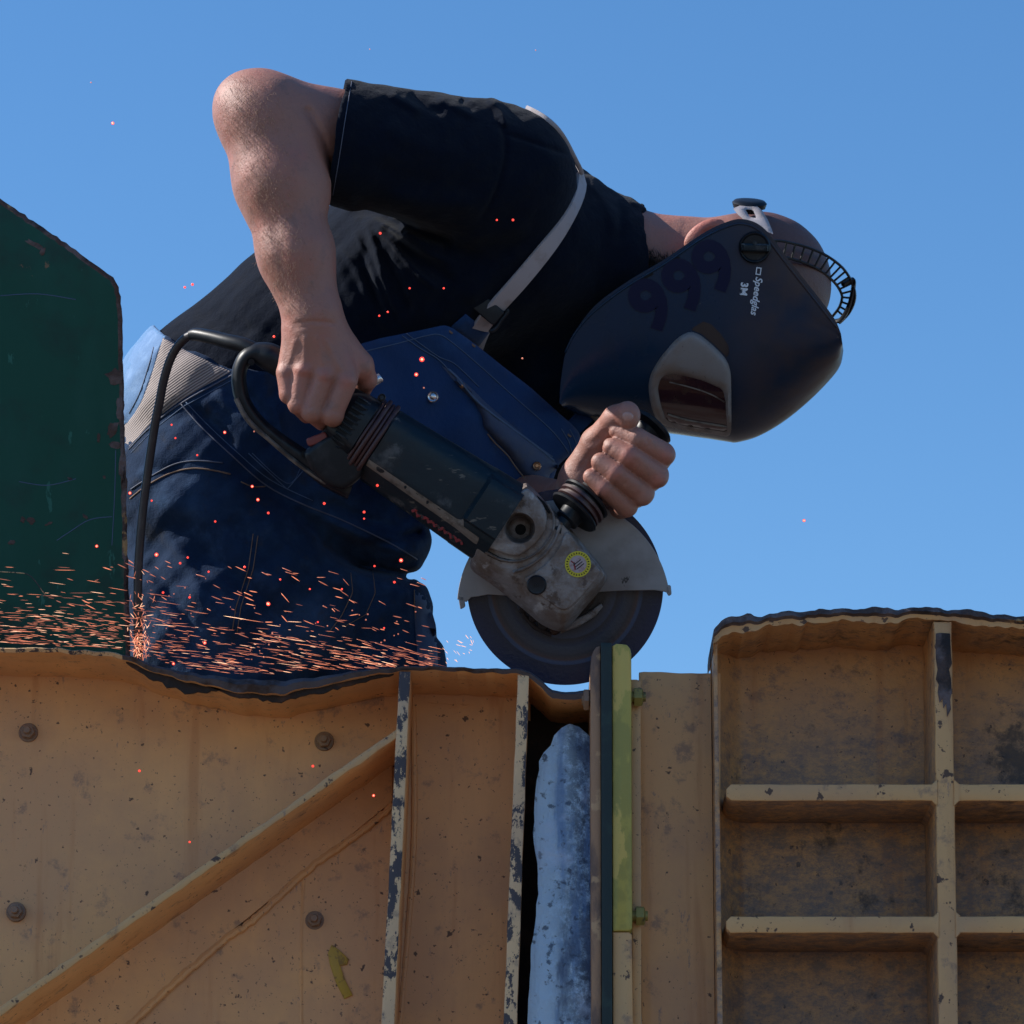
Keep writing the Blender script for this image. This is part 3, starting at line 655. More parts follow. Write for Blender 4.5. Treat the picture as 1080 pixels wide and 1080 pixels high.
for i in range(nn):
    wv = .003 * math.sin(i * .5) + r6.normal(0, .0008); mid = TT[i] * .55 + BB[i] * .45
    v += [(TT[i][0], YB + .01, TT[i][1]), (TT[i][0], YF - .002 + wv, TT[i][1]), (mid[0], YF - .007 + wv * .5, mid[1]), (mid[0], YF - .001 + wv * .3, mid[1] - .0022), (BB[i][0], YF, BB[i][1]), (BB[i][0], YB + .01, BB[i][1])]
for i in range(nn - 1):
    for k in range(6):
        f.append([i * 6 + k, i * 6 + (k + 1) % 6, (i + 1) * 6 + (k + 1) % 6, (i + 1) * 6 + k]); mi_.append(0 if k in (0, 1, 2) else (1 if k == 3 else 2))
f.append(list(range(6))); mi_.append(0)
build('top_flange', v, f, [M['rust'], M['edge2'], M['yellow_dirty']], rw, mi=mi_, angle=35)
m = MB()     # recess plate, rounded over at its left side
xl0 = xz(753, 800)[0]; xl1 = xz(775, 800)[0]; x_end = TT[-1][0]; v = []; NZ = 70
colx = list(np.linspace(0, 1, 9)) ; X_ = [(xl0 + (xl1 - xl0 + .02) * u, YF + .055 + (YB - YF - .055) * math.sin(u * math.pi / 2)) for u in colx] + [(x, YB) for x in np.linspace(xl1 + .03, x_end, 80)]
for x, y in X_:
    zt = np.interp(x, TT[4:, 0], BB[4:, 1] + .004)
    for k in range(NZ + 1):
        u = (k / NZ) ** 2; z = zt + (ZB - zt) * u; v.append((x, y + .002 * math.sin(x * 13 + 2 * z) * math.sin(9 * z), z))
f = [[i * (NZ + 1) + k, (i + 1) * (NZ + 1) + k, (i + 1) * (NZ + 1) + k + 1, i * (NZ + 1) + k + 1] for i in range(len(X_) - 1) for k in range(NZ)]
build('recess_plate', v, f, M['yellow_dirty'], rw, angle=60)
m = MB()    # narrow return along the left edge
prism(m, [xz(752.5, 668), xz(757, 668), ext((757, 668), (763, 1080), ZB), ext((752.5, 668), (757, 1080), ZB)], YF + .012, YM + .014, 0, .0015)
m.w('edge_strip', M['yellow_dirty'], rw)
# ribs and shelves as one welded grid of separate bars
def fillet(c, sx, sy, r=7):   # small web in the corner of two bars
    pts = [(c[0], c[1])] + [(c[0] + sx * r * (1 - math.sin(a)), c[1] + sy * r * (1 - math.cos(a))) for a in np.linspace(0, math.pi / 2, 6)]
    return pts
vr = [((985, 655), (1004, 655), (990, 1080), (1011, 1080)), ((1240, 655), (1260, 655), (1250, 1080), (1272, 1080)), ((1500, 655), (1520, 655), (1515, 1080), (1538, 1080))]
for a in vr:
    r = MB(); strip(r, *a, YF + .001, YB, bev=.003); P = np.vstack(r.v)
    r.m = [0 if P[ff, 1].max() < YF + .006 else 1 for ff in r.f]; r.w('rib', [M['edge2'], M['yellow_dirty']], rw)
dk = MB(); prism(dk, [xz(*p) for p in ragged([(987, 668), (1002, 668)], 4, 1, 3)] + [xz(*p) for p in ((1003, 690), (1004, 700), (1001, 706), (1003, 716), (1004, 730), (1002, 738), (1003, 748), (999, 756), (998, 742), (995, 747), (994, 737), (991, 741), (989, 730), (990, 722), (987, 716), (989, 706), (987, 694))], YF - .0005, YF + .004, 0, .0008)
dk.w('burnt_patch', M['rust'], rw, label='dark burnt patch near the upper end of the rib')
x_sh = 764
for k in range(12):
    y0 = 827 + 139.3 * k; 
    if xz(900, y0 + 18)[1] < .05: break
    segs = [(x_sh + 2, 989 + k * 1.6), (1006 + k * 1.6, 1243 + k * 3), (1261 + k * 3.5, 1503 + k * 5), (1521 + k * 5, 1700)]
    for q, (xa, xb) in enumerate(segs):
        r = MB(); tl_, bl_ = y0, y0 + 17.5
        poly = [(xa + 5, tl_)] + [(x, tl_) for x in np.arange(xa + 18, xb - 10, 14)] + [(xb - 6, tl_), (xb, tl_ - 6), (xb, bl_ + 6), (xb - 6, bl_)] + [(x, bl_) for x in np.arange(xb - 18, xa + 12, -14)] + [(xa + 5, bl_)]
        poly += [(xa, bl_ - 5), (xa, tl_ + 5)] if q == 0 else [(xa + 6, bl_), (xa, bl_ + 6), (xa, tl_ - 6), (xa + 6, tl_)]
        P = np.array([xz(*p) for p in poly]); P += np.random.default_rng(k * 7 + q).normal(0, .00022, P.shape)
        prism(r, P, YF + .0005, YB, 0, .0016); PP = np.vstack(r.v); r.m = [0 if PP[ff, 1].max() < YF + .006 else 1 for ff in r.f]
        r.w('shelf', [M['edge2'], M['yellow_dirty']], rw)

# ---- green plate
gpz = 78
poly = [(-420, -90), (-200, 66), (0, 209), (62, 251), (118, 292), (126, 303), (129, 330), (131, 430), (134, 560), (138, 700), (141, 900), (-420, 900)]
P = resample(np.array(poly, float), 6, True); P += np.random.default_rng(5).normal(0, .45, P.shape)
rings = [np.c_[inset(P, 2), np.full(len(P), gpz - 9)], np.c_[P, np.full(len(P), gpz - 7)], np.c_[P, np.full(len(P), gpz - 3)], np.c_[inset(P, 2.2), np.full(len(P), gpz - .8)], np.c_[inset(P, 5), np.full(len(P), gpz)]]
v, f = loft(rings); nP = len(P); mi_ = [1 if i < nP * 4 else 0 for i in range(len(f))]; mi_[-1] = 0; mi_[-2] = 0
corner = V([(137, 700, gpz)])[0]
go = build('green_steel_plate', V(v), f, [M['green'], M['rust']], base=(corner[0], corner[1], corner[2]), mi=mi_, angle=30)
tag(go, 'dark green painted steel plate with rusty chipped edge left of the worker', 'steel plate')
# chips where the paint has gone down to rust
r7 = random.Random(3)
def chip(c, rx, ry, rot, mt, name='paint_chip'):
    pts = []
    for k in range(14):
        a = 2 * math.pi * k / 14; q = .6 + .55 * r7.random(); x = math.cos(a) * rx * q; y = math.sin(a) * ry * q
        pts.append((c[0] + x * math.cos(rot) - y * math.sin(rot), c[1] + x * math.sin(rot) + y * math.cos(rot)))
    return slab(pts, gpz - 1, gpz + .5, .2)
for c, rx, ry, ro in (((121, 398), 11, 9, .3), ((126, 430), 4, 14, 0), ((119, 452), 5, 10, .4), ((122, 470), 7, 4, .2), ((129, 490), 4, 22, 0), ((131, 520), 3.5, 26, 0), ((36, 258), 13, 3, .5), ((45, 265), 3, 5, .2), ((104, 462), 2, 6, 0), ((33, 549), 6, 4, .5), ((24, 548), 3, 4, 0), ((12, 572), 4, 3, 0), ((110, 503), 2, 2, 0), ((74, 505), 3, 1.5, .4), ((132, 580), 3, 18, 0), ((90, 545), 4, 2, .8), ((52, 552), 5, 1.5, -.4)):
    m = MB(); m.add(*chip(c, rx, ry, ro, None)); m.q('paint_chip', M['rust'], go)
for nm, pts in (('s', [(0, 603), (18, 604), (30, 606), (38, 614), (48, 628)]), ('s', [(60, 570), (75, 560), (95, 548), (118, 545)]), ('s', [(20, 508), (50, 512), (80, 505)]), ('s', [(122, 475), (121, 520), (118, 575)]), ('s', [(0, 312), (40, 310), (80, 316)])):
    s = MB(); p = resample(spl(np.array(pts, float), 4), 5); s.add(*tube(np.c_[p, np.full(len(p), gpz)], .55, 5)); s.q('scratch', M['edge' if pts[0][1] == 603 else 'thread'], go)

# hidden footing the worker stands on
dz = V([(300, 1175, -20)])[0][2] - .012
m = MB(); m.add(*box_w(-1.6, 1.6, YB + .02, YB + 1.6, dz - .06, dz)); m.w('work_platform', M['deck'], base=(0, 5.4, dz - .06))
tag(bpy.data.objects['work_platform'], 'steel walkway behind the yellow walls carrying the worker', None, kind='structure')

# ================================================================== WORKER
ZM = -110
# --- bare body
hL = (0, 0, 0)
body_ops = [
    ('add', cap((235, 430, ZM), (330, 352, ZM), 84, 86, 1.35), 0), ('add', cap((330, 352, ZM), (450, 285, ZM), 86, 94, 1.4), 20),
    ('add', cap((450, 285, ZM), (560, 250, ZM), 94, 88, 1.45), 20), ('add', cap((560, 250, ZM), (640, 262, ZM), 80, 52, 1.3), 20),
    ('add', cap((640, 272, ZM), (765, 281, ZM), 50, 50, 1.05), 18), ('add', ell((800, 299, ZM), (77, 76, 69)), 15),
    ('add', ell((768, 335, ZM), (60, 55, 54), .4), 15), ('add', cap((722, 345, ZM), (735, 362, ZM), 22, 18), 12),
    ('add', cap((800, 372, ZM), (772, 392, ZM), 8, 11), 8), ('add', cap((752, 378, ZM - 14), (752, 378, ZM + 14), 8, 8), 6),
    ('add', ell((743, 249, ZM + 68), (25, 15, 7), -.62), 3), ('sub', ell((748, 247, ZM + 76), (15, 7, 5), -.62), 2),
    # right arm, elbow raised
    ('add', cap((545, 195, 20), (420, 154, 76), 50, 48), 12), ('add', cap((420, 154, 76), (284, 128, 140), 48, 48), 12),
    ('add', ell((258, 108, 138), (29, 29, 30)), 34), ('add', cap((281, 128, 142), (294, 190, 162), 44.5, 43.5), 22),
    ('add', cap((294, 190, 162), (312, 268, 184), 43.5, 38), 26), ('add', cap((312, 268, 184), (330, 334, 198), 39, 30), 16),
    ('add', cap((318, 150, 150), (325, 205, 165), 26, 20), 18),
    # right hand over the rear grip
    ('add', cap((330, 334, 198), (331, 350, 199), 30, 29), 10),
    ('add', cap((318, 352, 198), (306, 388, 203), 20, 13.5), 9), ('add', cap((325, 352, 202), (322, 387, 211), 22, 14), 9),
    ('add', cap((335, 352, 202), (342, 392, 213), 22, 15), 9), ('add', cap((343, 352, 200), (363, 398, 210), 20, 15), 9),
    ('add', cap((346, 350, 192), (379, 386, 188), 21, 15), 10), ('add', cap((379, 386, 188), (386, 400, 178), 14, 11), 6), ('add', cap((386, 400, 178), (378, 420, 155), 11, 9.5), 5),
    ('add', ell((320, 391, 220), (8, 7, 8)), 5), ('add', ell((342, 397, 223), (8.5, 7.5, 8)), 5), ('add', ell((364, 403, 220), (9, 8, 8)), 5), ('add', ell((301, 393, 211), (7.5, 7.5, 8)), 5),
    ('add', cap((302, 393, 207), (305, 416, 210), 11, 10), 1.6), ('add', cap((305, 416, 210), (313, 426, 184), 9.6, 8.5), 3),
    ('add', cap((320, 391, 214), (314.5, 426, 214), 11.8, 11), 1.6), ('add', cap((314.5, 426, 214), (324, 437, 186), 10.5, 9.5), 3),
    ('add', cap((342, 396, 217), (329, 434, 217), 12.5, 11.8), 1.6), ('add', cap((329, 434, 217), (340, 444, 188), 11.5, 10), 3),
    ('add', cap((364, 402, 215), (350, 437, 216), 12.8, 12), 1.6), ('add', cap((350, 437, 216), (358, 446, 190), 11.8, 10), 3),
    # left arm reaching round to the side handle
    ('add', cap((590, 262, -265), (540, 520, -110), 50, 32), 25), ('add', cap((540, 528, -110), (596, 530, 80), 32, 22), 14),
    ('add', cap((596, 530, 80), (614, 510, 128), 22, 24), 12),
    ('add', cap((618, 506, 126), (684, 492, 132), 24, 17), 9), ('add', cap((620, 510, 126), (672, 512, 130), 24, 17), 9),
    ('add', cap((622, 516, 126), (657, 530, 130), 22, 16), 9), ('add', cap((614, 502, 128), (630, 468, 146), 20, 17), 9),
    ('add', cap((606, 508, 125), (618, 484, 140), 15, 13), 8),
    ('add', cap((630, 468, 148), (650, 442, 172), 17, 14.5), 7), ('add', cap((650, 442, 172), (662, 436, 188), 14.5, 13), 5), ('add', ell((663, 441, 189), (11, 12.5, 11)), 4),
    ('add', cap((690, 490, 138), (699, 479, 172), 14, 13), 4), ('add', cap((699, 479, 172), (672, 463, 190), 13, 11.8), 1), ('add', cap((672, 463, 190), (652, 455, 180), 11.8, 10), 1),
    ('add', cap((677, 511, 136), (692, 501, 176), 14, 13.2), 4), ('add', cap((692, 501, 176), (663, 481, 196), 13.2, 12), 1), ('add', cap((663, 481, 196), (645, 471, 188), 12, 10.2), 1),
    ('add', cap((663, 526, 134), (678, 520, 176), 13, 12.5), 4), ('add', cap((678, 520, 176), (650, 499, 196), 12.5, 11.6), 1), ('add', cap((650, 499, 196), (633, 487, 190), 11.6, 9.8), 1),
    ('add', cap((650, 537, 132), (661, 534, 172), 12, 11.6), 4), ('add', cap((661, 534, 172), (638, 515, 192), 11.6, 10.6), 1), ('add', cap((638, 515, 192), (624, 503, 187), 10.6, 9), 1), ('add', cap((660, 480, 160), (640, 500, 160), 16, 15), 4),
    ('add', ell((702, 480, 176), (9, 8, 10)), 4), ('add', ell((694, 506, 180), (9, 8, 9)), 4), ('add', ell((678, 525, 180), (8, 8, 9)), 4),
    ('disp', crease([([(275, 200), (290, 240), (303, 300)], -1.6, 8), ([(352, 190), (342, 150), (330, 125), (322, 112)], -3.5, 5), ([(306, 343), (330, 339), (358, 342)], -1.2, 2.2), ([(308, 347), (325, 344)], -1, 1.8),
                     ([(322, 352), (321, 385)], 1.4, 3), ([(333, 352), (341, 388)], 1.2, 3), ([(343, 356), (362, 395)], 1.2, 3), ([(312, 356), (303, 386)], 1.0, 3),
                     ([(680, 462), (688, 472)], -.6, 1.6), ([(668, 484), (676, 492)], -.6, 1.6), ([(652, 503), (660, 511)], -.6, 1.6), ([(656, 452), (664, 455), (671, 451)], -1, 1.8), ([(687, 464), (680, 474)], -.7, 1.2), ([(684, 461), (677, 471)], -.6, 1.1), ([(679, 486), (670, 498)], -.7, 1.2), ([(675, 484), (667, 494)], -.6, 1.1), ([(663, 505), (654, 516)], -.7, 1.2), ([(622, 480), (640, 466), (650, 456)], -.8, 1.6), ([(608, 500), (622, 478), (634, 458)], -.7, 1.6), ([(321, 436), (326, 430), (334, 430)], -.5, 1.3), ([(343, 438), (350, 433), (357, 436)], -.5, 1.3), ([(308, 426), (313, 421), (319, 423)], -.5, 1.3),
                     ([(655, 455), (660, 462)], -.5, 1.3), ([(646, 470), (641, 478)], -.6, 1.4),
                     ([(618, 470), (632, 462), (640, 452)], -1, 3), ([(690, 240), (720, 245)], .8, 5)]), 0),
    ('disp', wob(.22, 14, 17, 12), 0),
]
print('body'); BV, BF = sdf_mesh(body_ops, (130, 60, -340), (890, 580, 250), 1.65)
def sstep(x, a, b): t = np.clip((x - a) / (b - a), 0, 1); return t * t * (3 - 2 * t)
stub = sstep(BV[:, 0], 745, 800) * (1 - sstep(BV[:, 1], 330, 380)) * .8
bd = np.exp(-(((BV[:, 0] - 680) / 48) ** 2 + ((BV[:, 1] - 300) / 27) ** 2)); stub = np.maximum(stub, np.where(BV[:, 0] > 640, np.clip(bd * 1.9, 0, 1), 0))
reda = np.exp(-(((BV[:, 0] - 748) / 24) ** 2 + ((BV[:, 1] - 246) / 17) ** 2)) * (BV[:, 2] > ZM + 55) * .9
for c in ((342, 397), (364, 403), (320, 391), (702, 480), (694, 506), (663, 481), (648, 500), (635, 516)): reda = np.maximum(reda, .3 * np.exp(-((BV[:, 0] - c[0]) ** 2 + (BV[:, 1] - c[1]) ** 2) / 60) * (BV[:, 2] > 100))
foot = V([(300, 1175, -20)])[0]
person = build('person', V(BV), BF, M['skin'], base=(foot[0], foot[1], foot[2]), angle=180, attrs=dict(stubble=stub, red=reda))
tag(person, 'bent over worker in black t-shirt and blue bib overalls holding the angle grinder', 'person')
bodyB = BVHTree.FromPolygons([Vector(p) for p in BV], BF.tolist())

# --- t-shirt
def sleeve(x, y, z):
    d = cap((528, 188, 16), (340, 146, 118), 79, 66, 1.0)(x, y, z)
    return np.maximum(d, (x - 354) * -.985 + (y - 145) * -.173)
shirt_ops = [
    ('add', cap((226, 427, ZM), (330, 352, ZM), 98, 101, 1.35), 0), ('add', cap((330, 352, ZM), (450, 285, ZM), 101, 112, 1.4), 20),
    ('add', cap((450, 285, ZM), (555, 262, ZM), 112, 102, 1.5), 20), ('add', cap((555, 262, ZM), (632, 272, ZM), 96, 70, 1.4), 16),
    ('add', cap((560, 300, ZM - 20), (572, 395, ZM - 20), 70, 55, 1.4), 30),
    ('add', sleeve, 22), ('add', cap((590, 268, -262), (572, 456, -160), 64, 64), 20),
    ('sub', cap((365, 148, 104), (300, 135, 138), 58, 62), 0),
    ('sub', cap((648, 270, ZM), (800, 285, ZM), 56, 58, 1.08), 2),
    ('disp', crease([
        ([(386, 236), (396, 262), (406, 300), (428, 345)], 3.4, 3.6), ([(392, 238), (415, 258), (438, 286), (462, 306)], 3.4, 3.4), ([(384, 228), (410, 240), (440, 262), (480, 278)], 4, 4.2), ([(360, 262), (378, 290), (396, 330), (412, 350)], 2.6, 4), ([(372, 240), (388, 275), (404, 318), (418, 350)], 2.4, 3),
        ([(383, 250), (388, 290), (400, 330)], -3, 5), ([(404, 262), (420, 300), (434, 330)], -3.5, 4.5), ([(420, 255), (450, 280), (480, 300)], -5, 8), ([(372, 215), (400, 226), (440, 240), (490, 262)], -6, 9),
        ([(420, 240), (448, 258), (470, 262)], 4, 5), ([(350, 260), (365, 300), (388, 345)], 3, 9), ([(240, 300), (262, 330), (280, 360)], 2, 12), ([(205, 325), (250, 345), (300, 352)], -2.5, 9), ([(195, 340), (240, 365), (290, 372)], 2.5, 8),
        ([(410, 98), (428, 108), (445, 118)], 4, 5), ([(432, 98), (448, 112), (470, 122)], -3, 5), ([(460, 103), (480, 112), (500, 122)], 4, 5), ([(485, 105), (500, 118)], -3, 4),
        ([(514, 104), (524, 112), (531, 124), (533, 135)], 5, 5), ([(526, 122), (533, 150), (531, 175), (522, 205), (505, 235)], -3.5, 3), ([(532, 141), (560, 150), (604, 165)], -2.5, 2.6),
        ([(400, 130), (440, 150), (490, 165)], 3, 12), ([(390, 170), (440, 190), (500, 195)], -3, 12), ([(400, 205), (450, 215), (510, 215)], 3, 10),
        ([(470, 260), (510, 250), (560, 238)], 3, 9), ([(560, 260), (520, 290), (490, 320)], 3, 8), ([(620, 190), (640, 215), (650, 250)], 2.5, 6), ([(645, 200), (655, 225), (652, 260)], -2.5, 5),
        ([(660, 208), (675, 216), (690, 224)], 3, 4), ([(540, 130), (570, 150), (590, 180)], 2, 10), ([(450, 330), (480, 300), (500, 260)], -3, 10)]), 0),
    ('disp', wob(1.3, 26, 31, 24, .4), 0), ('disp', wob(.5, 9, 12, 11, 1.4), 0),
]
print('shirt'); SV, SF = sdf_mesh(shirt_ops, (110, 60, -345), (760, 560, 215), 2.1)
shirt = build('t_shirt', V(SV), SF, M['shirt'], person, angle=180, label='black short sleeved t-shirt')
shirtB = BVHTree.FromPolygons([Vector(p) for p in SV], SF.tolist())

# --- trousers
wl = np.array([(60, 300), (120, 318), (156, 337), (172, 354), (196, 368), (244, 390), (300, 392), (380, 366), (500, 350), (700, 350)], float)
jean_ops = [
    ('add', cap((224, 427, ZM), (330, 356, ZM), 105, 104, 1.35), 0), ('add', cap((330, 358, ZM), (400, 330, ZM), 104, 100, 1.3), 15),
    ('add', cap((245, 450, ZM - 60), (330, 560, ZM - 60), 100, 90, 1.0), 25),
    ('add', cap((262, 470, -35), (330, 560, -25), 84, 60, 1.0), 20),
    ('add', cap((300, 500, -60), (400, 560, -50), 70, 50, 1.2), 20), ('add', cap((360, 560, -50), (405, 585, -50), 50, 45, 1.3), 14),
    ('add', cap((225, 520, -30), (300, 640, -20), 98, 100, .95), 10), ('add', cap((186, 500, -50), (188, 660, -35), 62, 64, 1.0), 22), ('add', cap((300, 640, -20), (385, 655, -20), 98, 62, 1.0), 12),
    ('add', cap((235, 640, -10), (245, 800, -15), 108, 88, .85), 16), ('add', cap((245, 800, -15), (270, 1130, -20), 78, 52, 1.0), 20),
    ('add', cap((392, 650, -25), (398, 720, -30), 63, 70, 1.0), 14), ('add', cap((398, 720, -30), (420, 1130, -90), 70, 50, 1.0), 20),
    ('cut', lambda x, y, z: np.interp(x, wl[:, 0], wl[:, 1]) - y, 0),
    ('disp', crease([
        ([(245, 485), (285, 520), (330, 550), (390, 590), (450, 605)], -16, 13), ([(330, 566), (380, 598), (440, 606)], -10, 7), ([(300, 525), (350, 552), (400, 565), (445, 575)], 7, 11), ([(395, 590), (425, 586), (448, 578)], 5, 6), ([(380, 575), (420, 570), (447, 560)], -5, 5),
        ([(160, 535), (215, 540), (270, 590), (330, 625)], 7, 15), ([(200, 575), (250, 610), (300, 660)], -9, 10), ([(215, 600), (262, 640), (300, 680)], 6, 7), ([(155, 590), (190, 640), (205, 700)], -7, 8), ([(172, 560), (205, 610), (225, 670)], 5, 7), ([(240, 545), (290, 600), (340, 640)], -6, 8), ([(285, 560), (330, 600), (372, 620)], 5, 6), ([(180, 620), (240, 650), (300, 690)], 5, 16), ([(150, 560), (180, 590), (200, 620)], -4, 12),
        ([(200, 428), (228, 450), (250, 476)], -6, 7), ([(225, 412), (255, 440), (285, 470)], 6, 7), ([(250, 405), (280, 440), (300, 480)], -5, 6), ([(340, 525), (380, 545), (430, 560)], -5, 5), ([(345, 548), (390, 572), (440, 585)], 4, 4), ([(400, 560), (425, 565), (446, 560)], -5, 4), ([(405, 596), (428, 600), (446, 594)], 4, 4), ([(150, 450), (190, 455), (230, 480)], 5, 12), ([(140, 490), (190, 500), (240, 505)], -3, 8),
        ([(196, 423), (215, 455), (246, 484), (285, 518), (340, 545), (400, 575)], 3, 5),
        ([(355, 605), (375, 640), (365, 680)], 4, 9), ([(372, 605), (382, 640), (372, 690)], -4, 6), ([(430, 605), (436, 640), (440, 700)], -3.5, 4), ([(400, 618), (425, 625), (440, 640)], 3, 8), ([(250, 700), (300, 650), (340, 640)], -3, 12)]), 0),
    ('disp', wob(2.0, 24, 19, 26, .2), 0), ('disp', wob(.8, 9, 11, 13, 2.0), 0),
]
print('jeans'); JV, JF = sdf_mesh(jean_ops, (40, 290, -330), (560, 1200, 130), 2.6)
pale = inside([(158, 330), (174, 354), (166, 370), (162, 386), (155, 405), (149, 422), (142, 436), (134, 446), (60, 460), (60, 300)], JV[:, :2]).astype(float)  # area where sunlight is painted into the denim colour
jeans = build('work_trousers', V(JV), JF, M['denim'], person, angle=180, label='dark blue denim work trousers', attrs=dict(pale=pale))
jeanB = BVHTree.FromPolygons([Vector(p) for p in JV], JF.tolist())
def zs(*bs):
    def f(x, y):
        best = None
        for b in bs:
            h = b.ray_cast(Vector((x, y, 900)), Vector((0, 0, -1)))
            if h[0] is not None: best = h[0].z if best is None else max(best, h[0].z)
        if best is None: best = min((b.find_nearest(Vector((x, y, 0)))[0] for b in bs), key=lambda p: (p.x - x) ** 2 + (p.y - y) ** 2).z
        return best
    return f
zShirt = zs(shirtB); zJean = zs(jeanB); zBoth = zs(shirtB, jeanB)
for x0, z0 in ((272, -20), (422, -90)):
    sole = [(x0 - 42, 1175), (x0 - 46, 1150), (x0 - 40, 1128), (x0 - 30, 1110), (x0 + 22, 1108), (x0 + 34, 1130), (x0 + 80, 1145), (x0 + 104, 1158), (x0 + 108, 1175)]
    m = MB(); P = roundpoly(sole, 10); m.add(*slab(P, z0 - 46, z0 + 46, 16, 16)); m.q('boot', M['black'], person)
def line(name, pts, mt, parent, zf, r=.6, off=.6, step=4, smooth=True):
    r *= .8
    P = resample(spl(np.array(pts, float), 5) if smooth else np.array(pts, float), step)
    Z = np.array([zf(*p) for p in P]); Z = np.convolve(np.r_[Z[0], Z[0], Z, Z[-1], Z[-1]], np.ones(5) / 5, 'valid') if False else Z
    m = MB(); m.add(*tube(np.c_[P, Z + off], r, 6)); return m.q(name, mt, parent, angle=180)
# waistband pieces
m = MB(); m.add(*patch([(158, 346), (172, 355), (166, 370), (162, 386), (155, 405), (149, 422), (142, 436), (134, 446), (127, 440), (130, 405), (136, 378), (146, 358)], zJean, 1.6, 4, off=.3)); back = m.q('waistband', M['sun_tinted_denim'], jeans, angle=60, label='back of the waistband, pale blue from painted sunlight')
line('stitching', [(162, 366), (157, 385), (147, 415), (136, 436)], M['piping'], back, zs(jeanB), .6, 2.2)
m = MB(); m.add(*patch([(172, 356), (196, 370), (222, 382), (244, 392), (214, 408), (191, 422), (170, 437), (157, 448), (148, 458), (136, 471), (129, 476), (128, 452), (134, 446), (142, 436), (150, 422), (157, 404), (164, 382)], zJean, 2.2, 5, off=.4)); m.q('elastic_waist_panel', M['belt'], jeans, angle=60, label='ribbed grey elastic panel of the waistband')
for pts, mt, r in (
    ([(136, 474), (157, 452), (190, 426), (244, 396), (256, 390)], 'piping', 1.2), ([(138, 478), (160, 455), (193, 429), (248, 399)], 'thread', .6),
    ([(190, 425), (212, 450), (244, 480), (281, 512), (320, 532), (360, 548), (410, 572), (440, 590)], 'piping', 1.0), ([(196, 424), (218, 447), (248, 475), (285, 506), (330, 528)], 'thread', .6),
    ([(137, 526), (155, 512), (180, 499), (203, 494), (225, 496), (243, 500)], 'stitch', 1.1), ([(254, 508), (266, 513), (280, 513)], 'stitch', .9), ([(138, 516), (160, 502), (183, 490), (205, 486), (235, 488)], 'piping', 1.0),
    ([(272, 565), (267, 600), (254, 640), (250, 668)], 'stitch', .6), ([(267, 563), (262, 600), (249, 640), (245, 665)], 'stitch', .6),
    ([(370, 604), (372, 625), (360, 650), (346, 668)], 'stitch', .6), ([(393, 602), (396, 625), (386, 648), (365, 660)], 'stitch', .5), ([(437, 622), (438, 650), (446, 695)], 'stitch', .6),
    ([(262, 478), (303, 516), (322, 494), (285, 455)], 'thread', .6), ([(266, 478), (303, 510), (317, 494)], 'thread', .5)):
    line('stitching', pts, M[mt], jeans, zJean, r, .4, smooth=len(pts) != 4)
# far leg knee patch
m = MB(); m.add(*patch([(438, 622), (452, 632), (460, 660), (462, 700), (464, 725), (446, 725), (440, 690), (437, 650)], zJean, 1.6, 5, off=.2)); m.q('knee_patch', M['flap'], jeans, angle=60)

# --- bib: hangs free from the two straps
A_ = np.array([[478, 343, 1], [612, 465, 1], [380, 480, 1]], float); cc = np.linalg.solve(A_, np.array([46, -70, 74.]))
def zBib(x, y):
    z = cc[0] * x + cc[1] * y + cc[2] + 5 * math.sin((x - y) / 34) * math.sin((x + y) / 47) + 2.2 * math.sin(x / 11 + 2 * math.sin(y / 23)) * math.sin((y - x * .6) / 19)
    for b in (shirtB, jeanB):
        h = b.ray_cast(Vector((x, y, 900)), Vector((0, 0, -1)))
        if h[0] is not None: z = max(z, h[0].z + 2)
    return z
bibpoly = [(376, 364), (400, 357), (440, 349), (468, 343), (476, 345), (500, 362), (530, 386), (560, 409), (590, 436), (604, 448), (611, 456), (614, 468), (610, 478), (598, 482), (588, 492), (584, 505), (577, 514), (560, 510), (520, 520), (470, 520), (400, 510), (350, 500), (300, 470), (292, 430), (330, 385)]
m = MB(); m.add(*patch(bibpoly, zBib, 3, 5, off=1)); bib = m.q('bib', M['bib'], person, angle=60, label='bright blue denim bib')
bibv = np.vstack(m.v); bibB = BVHTree.FromPolygons([Vector(p) for p in bibv], m.f); zB2 = zs(bibB)
for pts, mt, r in (([(378, 372), (420, 362), (450, 354), (464, 353), (478, 362), (504, 384), (535, 412), (560, 434), (580, 452), (592, 466), (600, 478)], 'thread', .65), ([(424, 354), (444, 368), (461, 378), (475, 392), (505, 425), (540, 452), (566, 470), (583, 482)], 'thread', .7), ([(429, 352), (448, 366), (464, 377), (480, 384), (505, 408)], 'thread', .6),
                   ([(601, 453), (608, 468), (606, 476)], 'thread', .6), ([(592, 452), (600, 466), (603, 478)], 'thread', .6)):
    line('stitching', pts, M[mt], bib, zB2, r, .5)
for c in ((475, 350), (499, 364), (600, 459), (609, 474)):
    m = MB(); m.add(*obox(c, (.8, .6), None, 3, 1, zB2(*c) - 1, zB2(*c) + 1.2, .3)); m.q('bar_tack', M['stitch'], bib)
m = MB(); m.add(*patch([(466, 386), (478, 392), (500, 412), (512, 424), (530, 440), (560, 465), (582, 483), (590, 492), (580, 500), (577, 512), (570, 514), (556, 507), (545, 492), (536, 478), (522, 464), (510, 450), (509, 440), (500, 424), (484, 408)], zB2, 9, 4, off=.5, soft=3))
flap = m.q('pocket_flap', M['flap'], bib, angle=60, label='dirty pocket flap folded out on the bib'); zF = zs(BVHTree.FromPolygons([Vector(p) for p in np.vstack(m.v)], m.f))
line('hem', [(463, 383), (480, 396), (505, 425), (540, 452), (566, 471), (584, 486)], M['thread'], flap, zF, 1.8, .2)
